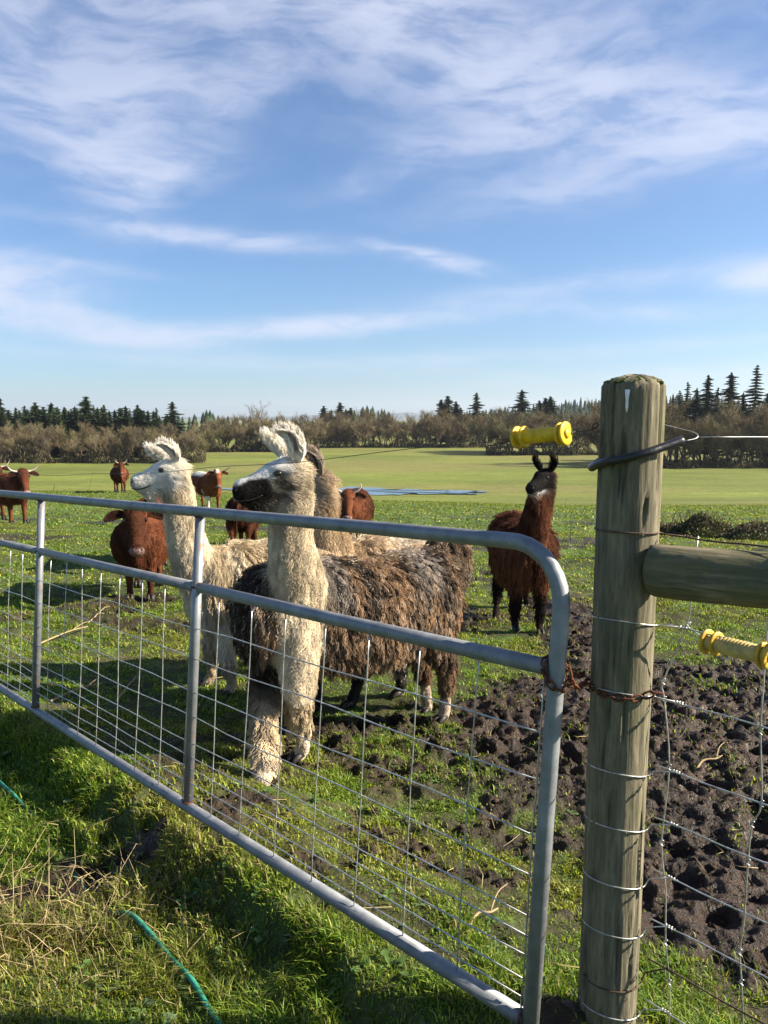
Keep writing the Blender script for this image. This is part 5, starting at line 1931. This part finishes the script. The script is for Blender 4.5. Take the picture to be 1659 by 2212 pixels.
    put('hill', mesh_np('hill', V, q, True, np.array([0.03, 0.04, 0.02]), M['needle']), kind='structure')
    pts = []
    for k in range(1500):
        x, y = 90 + 500 * rng.random(), 740 + 420 * rng.random()
        z = PLAIN - 1 + 26 * math.exp(-((x - 330) / 170) ** 2) * math.exp(-((y - 980) / 150) ** 2)
        h = 12 + 8 * rng.random()
        pts.append((x, y, z, h, h * 0.19))
    mass('ridge_forest', pts, 'conifer forest covering the far ridge behind the brown llama', (0.024, 0.040, 0.022))
    # blue mountains on the horizon
    px = np.linspace(-900, 2600, 140)
    Yd = 9000.0
    top = 5 + 50 * fbm(px / 120, px * 0, 441, 4) + 30 * np.exp(-((px - 690) / 60) ** 2) + 45 * np.exp(-((px - 880) / 50) ** 2)
    rows = [(PLAIN, 0), (0.45, 250), (1.0, 600), (0.4, 1200), (PLAIN, 1700)]
    V, k = [], len(px)
    for fz, dy in rows:
        x = (px - 829.5) / FOC * (Yd + dy)
        z = np.full(k, fz) if fz == PLAIN else top * fz + PLAIN * (1 - fz)
        V.append(np.stack([x, np.full(k, Yd + dy), z], 1))
    V = np.concatenate(V)
    i, j = np.meshgrid(np.arange(len(rows) - 1), np.arange(k - 1), indexing='ij')
    q = np.stack([i * k + j, i * k + j + 1, (i + 1) * k + j + 1, (i + 1) * k + j], -1).reshape(-1, 4)
    put('mountains', mesh_np('mountains', V, q, True, np.array([0.05, 0.06, 0.05]), M['needle']), kind='structure')

    # tangled undergrowth at the foot of the tree line
    V, F, Cc = [], [], []
    for x0, x1, Y, dens, hgt in ((-260, 445, 192, 1900, 3.0), (445, 690, 258, 1900, 4.0), (690, 1050, 296, 1300, 3.4), (1050, 1300, 234, 900, 3.2), (1300, 1960, 172, 1700, 2.8)):
        for k in range(dens * 6):
            px = x0 + (x1 - x0) * rng.random()
            y = Y + 9 * rng.random() ** 1.5 + 1.5 * math.sin(px * 0.05)
            x = (px - 829.5) / FOC * y * 1.0
            hh = hgt * (0.6 + 0.35 * math.sin(px * 0.11 + Y) + 0.3 * math.sin(px * 0.037))
            z = PLAIN + hh * rng.random() ** 1.2 * 1.3
            c = np.array([x, y, z])
            o = len(V)
            for _ in range(3):
                V.append(c + rng.normal(0, 0.26, 3) * np.array([0.6, 0.6, 1.5]))
            F.append([o, o + 1, o + 2])
            g = rng.random()
            Cc += [np.array([0.082, 0.068, 0.038]) * (0.5 + 0.9 * g)] * 3
    put('undergrowth', mesh_np('undergrowth', np.array(V), np.array(F), False, np.array(Cc), M['bark']), None, kind='stuff', label='dark tangled brambles along the foot of the tree line', category='undergrowth')


build_trees()

# ------------------------------------------------------------------ grass, weeds, clods
GN = unit(np.array([-0.718, -0.696, 0]))[:2]


def gate_side(x, y):
    """> 0 on the visitor's side of gate and fence"""
    return (x - GP0[0]) * GN[0] + (y - GP0[1]) * GN[1]


def hose_path():
    # garden hose snaking through the grass of the near corner
    px = [(-60, 1640), (0, 1702), (30, 1730), (70, 1762), (125, 1830), (190, 1915), (240, 1965), (285, 2000), (330, 2045), (375, 2095), (415, 2145), (450, 2195), (500, 2270)]
    zo = [0.030, 0.036, 0.030, 0.004, -0.012, -0.012, 0.0, 0.030, 0.040, 0.030, 0.040, 0.030, 0.024]
    pts = []
    for (a, b), q in zip(px, zo):
        p = on_ground(a, b)
        pts.append([p[0], p[1], gz(p[0], p[1]) + q])
    cp = catmull(pts, 8)
    return cp


HOSE = hose_path()


def blades(P, h, w, az, lean, col, rng, tipc=None):
    n = len(P)
    d = np.stack([np.cos(az), np.sin(az), np.zeros(n)], 1)
    f = az + 1.57 + rng.normal(0, 0.5, n)
    s = np.stack([np.cos(f), np.sin(f), np.zeros(n)], 1) * (w / 2)[:, None]
    up = np.array([0, 0, 1.0])[None] * h[:, None]
    m = P + up * 0.55 + d * (h * lean * 0.30)[:, None]
    t = P + up * (1 - 0.35 * lean)[:, None] + d * (h * lean)[:, None]
    P = P - np.array([0, 0, 0.004])
    V = np.stack([P - s, P + s, m - s * 0.75, m + s * 0.75, t], 1).reshape(-1, 3)
    o = np.arange(n)[:, None] * 5
    F = np.concatenate([o + np.array([[0, 1, 3]]), o + np.array([[0, 3, 2]]), o + np.array([[2, 3, 4]])])
    Cc = np.repeat(col, 5, 0)
    return V, F, Cc


def grass_band(y0, y1, n, hrange, wrange, seed, spread=0.80):
    rng = np.random.default_rng(seed)
    # even density over the wedge the view can see, with a margin
    u = rng.random(n * 2)
    y = np.sqrt(y0 ** 2 + u * (y1 ** 2 - y0 ** 2))
    x = (rng.random(n * 2) * 2 - 1) * (spread * y + 0.25)
    m = mud_mask(x, y)
    tuft = fbm(x * 4.5, y * 4.5, 61, 3)
    keep = rng.random(n * 2) < (1 - 0.95 * m) * (0.42 + 1.1 * sst(0.35, 0.62, tuft))
    if y0 < 4:
        for q in HOSE[::2]:
            dq = (x - q[0]) ** 2 + ((y - q[1] + 0.025) / 1.6) ** 2
            keep &= (dq > 0.026 ** 2) | (rng.random(n * 2) < 0.30)
    inside = 1 - sst(-0.10, 0.10, gate_side(x, y)) * (y < 8)
    bare = sst(0.36, 0.60, fbm(x * 9, y * 9, 151, 3)) * inside * (1 - sst(7, 20, y))
    keep &= rng.random(n * 2) > 0.80 * bare
    x, y, m, tuft = x[keep][:n], y[keep][:n], m[keep][:n], tuft[keep][:n]
    k = len(x)
    P = np.stack([x, y, ground_h(x, y)], 1)
    outside = sst(-0.05, 0.15, gate_side(x, y)) * (y < 8)
    vig = fbm(x * 1.4, y * 1.4, 63, 4)
    h = (hrange[0] + (hrange[1] - hrange[0]) * rng.random(k) ** 1.6) * (0.55 + 0.9 * sst(0.35, 0.65, tuft)) * (1 + 0.75 * outside)
    w = wrange[0] + (wrange[1] - wrange[0]) * rng.random(k)
    az = rng.random(k) * 6.283 + 1.5 * fbm(x * 3, y * 3, 67, 2)
    lean = np.clip(0.48 + 0.55 * rng.random(k) + 0.3 * (tuft - 0.5), 0.1, 1.0)
    lush = np.array([0.125, 0.215, 0.018])
    olive = np.array([0.215, 0.240, 0.034])
    straw = np.array([0.30, 0.24, 0.11])
    t = sst(0.34, 0.62, vig + rng.normal(0, 0.07, k) + 0.09 * outside)[:, None]
    col = olive * (1 - t) + lush * t
    dry = (rng.random(k) < 0.025 + 0.06 * (vig < 0.42) + 0.10 * (m > 0.15))[:, None]
    dry |= ((rng.random(k) < 0.55 * np.exp(-((x + 1.18) ** 2 + (y - 2.42) ** 2) / 0.14))[:, None])
    pale = (rng.random(k) < 0.26)[:, None]
    col = np.where(pale, np.array([0.31, 0.36, 0.065])[None], col)
    col = np.where(dry, straw[None], col) * (0.42 + 1.05 * rng.random(k) ** 1.3)[:, None]
    fl = sst(15, 34, y)[:, None] * 0.75
    col = col * (1 - fl) + np.array([0.150, 0.185, 0.026])[None] * fl
    return blades(P, h, w, az, lean, col, rng)


def build_grass():
    bands = [grass_band(0.85, 2.4, 120000, (0.010, 0.042), (0.0024, 0.0058), 1, 0.9),
             grass_band(2.4, 4.6, 150000, (0.010, 0.032), (0.0036, 0.0080), 2),
             grass_band(4.6, 9.0, 140000, (0.012, 0.036), (0.006, 0.012), 3),
             grass_band(9.0, 18.0, 85000, (0.015, 0.042), (0.012, 0.026), 4, 0.72),
             grass_band(18.0, 38.0, 65000, (0.02, 0.055), (0.025, 0.06), 5, 0.68)]
    V, F, Cc, o = [], [], [], 0
    for v, f, c in bands:
        V.append(v)
        F.append(f + o)
        Cc.append(c)
        o += len(v)
    me = mesh_np('grass', np.concatenate(V), np.concatenate(F), False, np.concatenate(Cc), M['grass'])
    put('grass', me, kind='stuff', label='short green pasture grass, lusher on the near side of the gate', category='grass')


build_grass()


def build_weeds():
    """rosettes of broad lobed leaves in the grass"""
    rng = np.random.default_rng(31)
    V, F, Cc = [], [], []
    n = 0
    while n < 300:
        y = 0.9 + 5.5 * rng.random() ** 1.3
        x = (rng.random() * 2 - 1) * (0.72 * y)
        near = gate_side(x, y) > 0.0
        if rng.random() < float(mud_mask(np.array([x]), np.array([y]))[0]) or (not near and rng.random() < 0.62) or fbm(np.array([x * 1.8]), np.array([y * 1.8]), 301, 3)[0] < 0.46:
            n += 0.02
            continue
        n += 1
        z = gz(x, y)
        size = (0.024 + 0.034 * rng.random()) * (1.0 if near else 0.7)
        tone = np.array([0.085, 0.150, 0.035]) if rng.random() < 0.7 else np.array([0.12, 0.17, 0.075])
        for k in range(rng.integers(5, 9)):
            az = rng.random() * 6.283
            el = 0.15 + 0.6 * rng.random()
            d = np.array([math.cos(az) * math.cos(el), math.sin(az) * math.cos(el), math.sin(el)])
            s = np.array([-math.sin(az), math.cos(az), 0])
            L = size * (0.6 + 0.8 * rng.random())
            o = len(V)
            b = np.array([x, y, z + 0.004])
            prof = ((0, 0.05), (0.3, 0.14), (0.5, 0.10), (0.68, 0.26), (0.86, 0.20), (1.0, 0.03))
            for t, w in prof:
                c = b + d * L * t - UP * 0.35 * L * t * t
                V += [c - s * w * L + UP * 0.05 * L, c, c + s * w * L + UP * 0.05 * L]
            for i in range(len(prof) - 1):
                p, q = o + 3 * i, o + 3 * i + 3
                F += [[p, p + 1, q + 1], [p, q + 1, q], [p + 1, p + 2, q + 2], [p + 1, q + 2, q + 1]]
            Cc += [tone * (0.75 + 0.5 * rng.random())] * (3 * len(prof))
    put('weeds', mesh_np('weeds', np.array(V), np.array(F), True, np.array(Cc), M['leaf']), None, kind='stuff', label='small leafy weeds growing through the grass', category='weeds')
    # dry straw lying and standing, mostly in the left corner
    V, F, Cc, o = [], [], [], 0
    for k in range(480):
        if k < 240:
            x, y = -1.18 + rng.normal(0, 0.26), 2.42 + rng.normal(0, 0.30)
        else:
            y = 1.0 + 7 * rng.random()
            x = (rng.random() * 2 - 1) * 0.65 * y
        if y < 0.8:
            continue
        z = gz(x, y)
        L = (0.06 + 0.24 * rng.random() ** 1.5) * (1.0 if k < 240 else 0.6)
        az = rng.random() * 6.283
        el = (0.05 + 1.2 * rng.random() ** 2) if k < 240 else 0.05 + 0.25 * rng.random()
        d = np.array([math.cos(az) * math.cos(el), math.sin(az) * math.cos(el), math.sin(el)])
        p0 = np.array([x, y, z + 0.012])
        pts = [p0, p0 + d * L * 0.5 + rng.normal(0, 0.014, 3), p0 + d * L + rng.normal(0, 0.03, 3) - UP * 0.10 * L]
        v, f = tube(pts, [0.0014, 0.0012, 0.0006], 4)
        V.append(v)
        F.append(f + o)
        o += len(v)
        Cc.append(np.tile(np.array([0.42, 0.33, 0.17]) * (0.5 + 0.7 * rng.random()), (len(v), 1)))
    put('dry_grass', mesh_np('dry_grass', np.concatenate(V), np.concatenate(F), False, np.concatenate(Cc), M['straw']), None, kind='stuff', label='dry straw stalks scattered in the grass', category='dry grass')


build_weeds()


def build_clods():
    rng = np.random.default_rng(41)
    n = 60000
    y = 1.6 + 9 * rng.random(n)
    x = -1.5 + 6.0 * rng.random(n)
    m = mud_mask(x, y)
    keep = (gate_side(x, y) < -0.05) & (rng.random(n) < m ** 2 * 0.42 * np.clip(4.0 / y, 0.25, 1)) & (np.abs(x) < 0.85 * y)
    x, y = x[keep], y[keep]
    n = len(x)
    r = (0.004 + 0.014 * rng.random(n) ** 2.6) * (0.6 + y / 8)
    z = ground_h(x, y) + r * 0.2
    base = np.array([[1, 0, 0], [-1, 0, 0], [0, 1, 0], [0, -1, 0], [0, 0, 1], [0, 0, -1]], float)
    f0 = np.array([[0, 2, 4], [2, 1, 4], [1, 3, 4], [3, 0, 4], [2, 0, 5], [1, 2, 5], [3, 1, 5], [0, 3, 5]])
    J = base[None] * (0.55 + 0.9 * rng.random((n, 6, 1))) + rng.normal(0, 0.22, (n, 6, 3))
    J[..., 2] *= 0.8
    V = (J * r[:, None, None] + np.stack([x, y, z], 1)[:, None]).reshape(-1, 3)
    F = (f0[None] + (np.arange(n) * 6)[:, None, None]).reshape(-1, 3)
    c = np.array([0.036, 0.024, 0.0155])[None] * (0.5 + 0.9 * rng.random(n))[:, None]
    put('mud_clods', mesh_np('mud_clods', V, F, False, np.repeat(c, 6, 0), M['mud']), None, kind='stuff', label='crumbled clods of trampled mud behind the gate', category='mud')


M['mud'] = col_mat('mud', 0.85, 0.2, var=0.25, scale=60)
build_clods()


# ------------------------------------------------------------------ hose in the grass, sticks, brambles
def build_small():
    rng = np.random.default_rng(51)
    cp = HOSE
    put('garden_hose', mesh_np('garden_hose', *tube(cp, 0.0085, 14), True, None, M['hose']), None, label='teal green garden hose half buried in the near grass', category='hose')

    def twig(name, label, pts, r, group=None, col=(0.075, 0.055, 0.038), branches=()):
        g = pts[0]
        parts_ = [tube(catmull(pts, 4), list(np.linspace(r, r * 0.5, 4 * (len(pts) - 1) + 1)), 6)]
        for b in branches:
            parts_.append(tube(catmull(b, 3), list(np.linspace(r * 0.6, r * 0.25, 3 * (len(b) - 1) + 1)), 5))
        V, F = join(parts_)
        o = put(name, mesh_np(name, V - np.asarray(g), F, True, np.array(col), M['straw']), None, label=label, category='stick')
        o.location = g
        if group:
            o['group'] = group

    def standing(px_, py, top, label, r, crook=0.05, group='twigs standing in the pasture', br=False):
        p = on_ground(px_, py)
        b = np.array([p[0], p[1], gz(p[0], p[1]) - 0.03])
        t = at(px_ + crook * 100, top, p[1])
        pts = [b, b * 0.6 + t * 0.4 + np.array([rng.normal(0, 0.03), 0, 0]), b * 0.3 + t * 0.7 + np.array([rng.normal(0, 0.03), 0, 0]), t]
        bs = []
        if br:
            m_ = np.array(pts[1])
            bs = [[m_, m_ + np.array([0.12, 0, 0.12]), m_ + np.array([0.16, 0, 0.30])]]
        twig('stick', label, pts, r, group, branches=bs)
    standing(192, 1058, 1018, 'bent dark stick standing on the crest near the furthest cow', 0.022, 0.10)
    standing(115, 1060, 1045, 'short dark stub standing left of the bent stick', 0.016, 0.02)
    standing(1232, 1168, 1095, 'thin twig standing in the pasture right of the brown llama', 0.008, 0.06, br=True)
    standing(1030, 1128, 1092, 'thin twig standing left of the brown llama', 0.008, 0.06)
    standing(1222, 1118, 1075, 'slender twig close right of the brown llama\'s neck', 0.007, 0.03)
    standing(848, 1078, 1062, 'tiny twig at the edge of the flood water', 0.012, 0.01)
    standing(1046, 1074, 1062, 'tiny twig at the right end of the flood water', 0.012, 0.01)
    standing(905, 1115, 1090, 'leaning twig right of the cow with pale horns', 0.010, -0.08)

    def lying(a, b, label, r, col=(0.30, 0.225, 0.12), mid=0.0):
        p, q = on_ground(*a), on_ground(*b)
        p = np.array([p[0], p[1], gz(p[0], p[1]) + r * 1.1])
        q = np.array([q[0], q[1], gz(q[0], q[1]) + r * 1.4 + 0.02])
        m1 = p * 0.65 + q * 0.35 + np.array([0, 0.02, 0.012])
        m2 = p * 0.3 + q * 0.7 + np.array([0, -0.02, 0.020])
        for m_ in (m1, m2):
            m_[2] = max(m_[2], gz(m_[0], m_[1]) + r)
        bs = [[m2, m2 + (q - p) * 0.12 + np.array([0.02, 0.05, 0.03]), m2 + (q - p) * 0.22 + np.array([0.05, 0.09, 0.03])]]
        twig('stick', label, [p, m1, m2, q], r, 'broken sticks lying in the grass', col, bs)
    lying((75, 1398), (190, 1362), 'pale broken stick on the grass behind the leftmost bay of the gate', 0.010)
    lying((190, 1345), (225, 1330), 'short pale stick lying before the calf', 0.009)
    lying((110, 1515), (222, 1488), 'bent pale stick in the shade left of the middle upright', 0.009)
    lying((250, 1520), (300, 1470), 'thin pale stick with a fork in the llamas\' shade', 0.007)
    lying((560, 1640), (700, 1690), 'thin straw coloured stick by the pied llama\'s feet', 0.005)
    lying((1010, 2010), (1075, 1985), 'curved pale stick in the grass near the gate\'s right end', 0.006)
    lying((1500, 1668), (1560, 1640), 'small pale stick on the mud right of the timber post', 0.007)

    # bramble bush out in the pasture on the right
    def bramble(label, cx, cy, Y, w, h, n):
        d = ray(cx, cy)
        x0 = d[0] / d[1] * Y
        root = empty('bramble_bush', label, 'bush', (x0, Y, gz(x0, Y)), 'brambles at the edge of the pasture')
        V, F, Cc = [], [], []
        for k in range(n):
            u, v = rng.random() * 6.283, rng.random()
            rr = math.sqrt(rng.random())
            x, y = w * rr * math.cos(u), 0.6 * w * rr * math.sin(u)
            top = h * (1 - rr ** 2.2) * (0.65 + 0.7 * vnoise(np.array([x * 3 + cx]), np.array([y * 3]), 5)[0])
            z = top * (1 - 0.5 * rng.random() ** 2)
            c = np.array([x0 + x, Y + y, float(base_h(x0 + x, Y + y)) + z])
            o = len(V)
            a = unit(rng.normal(0, 1, 3) + np.array([0, 0, 0.8]))
            t = unit(np.cross(a, rng.normal(0, 1, 3)))
            b = np.cross(a, t)
            s = 0.016 + 0.022 * rng.random()
            V += [c - t * s, c + b * s * 0.6, c + t * s * 1.2, c - b * s * 0.6]
            F += [[o, o + 1, o + 2], [o, o + 2, o + 3]]
            g = rng.random()
            Cc += [(np.array([0.045, 0.050, 0.020]) * (1 - g) + np.array([0.10, 0.10, 0.055]) * g)] * 4
        V = np.array(V) - np.array(root.location)
        put('foliage', mesh_np('foliage', V, np.array(F), False, np.array(Cc), M['leaf']), root, kind='stuff')
        sv = []
        for k in range(46):
            a = rng.random() * 6.283
            r1 = w * (0.2 + 0.9 * rng.random())
            b0 = np.array([x0 + 0.5 * r1 * math.cos(a), Y + 0.3 * r1 * math.sin(a), 0])
            b0[2] = gz(b0[0], b0[1])
            e = np.array([x0 + r1 * math.cos(a), Y + 0.6 * r1 * math.sin(a), 0])
            e[2] = gz(e[0], e[1]) + 0.05 + 0.2 * rng.random()
            m_ = (b0 + e) / 2
            m_[2] += h * (0.5 + 0.7 * rng.random())
            sv.append(tube(catmull([b0, m_, e], 4), 0.006, 4))
        part('stems', join(sv), M['bark'], root, np.array([0.10, 0.065, 0.05]), kind='stuff')
    bramble('low dark bramble bush mounded beside the timber post', 1512, 1160, 16.6, 0.75, 0.46, 3400)
    bramble('flat dark bramble patch running out at the right edge', 1640, 1168, 16.2, 0.95, 0.32, 3000)
    bramble('sparse bramble sprig left of the mounded bramble bush', 1445, 1150, 17.2, 0.35, 0.20, 500)


build_small()


# ------------------------------------------------------------------ the air itself
def build_haze():
    m = bpy.data.materials.new('air')
    m.use_nodes = True
    t = NT(m.node_tree)
    t.n.clear()
    out = t.node('ShaderNodeOutputMaterial')
    v = t.node('ShaderNodeVolumePrincipled', {'Color': (0.80, 0.88, 1.0, 1), 'Density': 0.000085, 'Anisotropy': 0.3})
    t.l.new(v.outputs[0], out.inputs['Volume'])
    V, F = box((0, 0, 125), (26000, 26000, 275))
    o = put('haze', mesh_np('haze', V, F, False, None, m), None, kind='stuff', label='thin pale haze lying over the far country', category='haze')


build_haze()
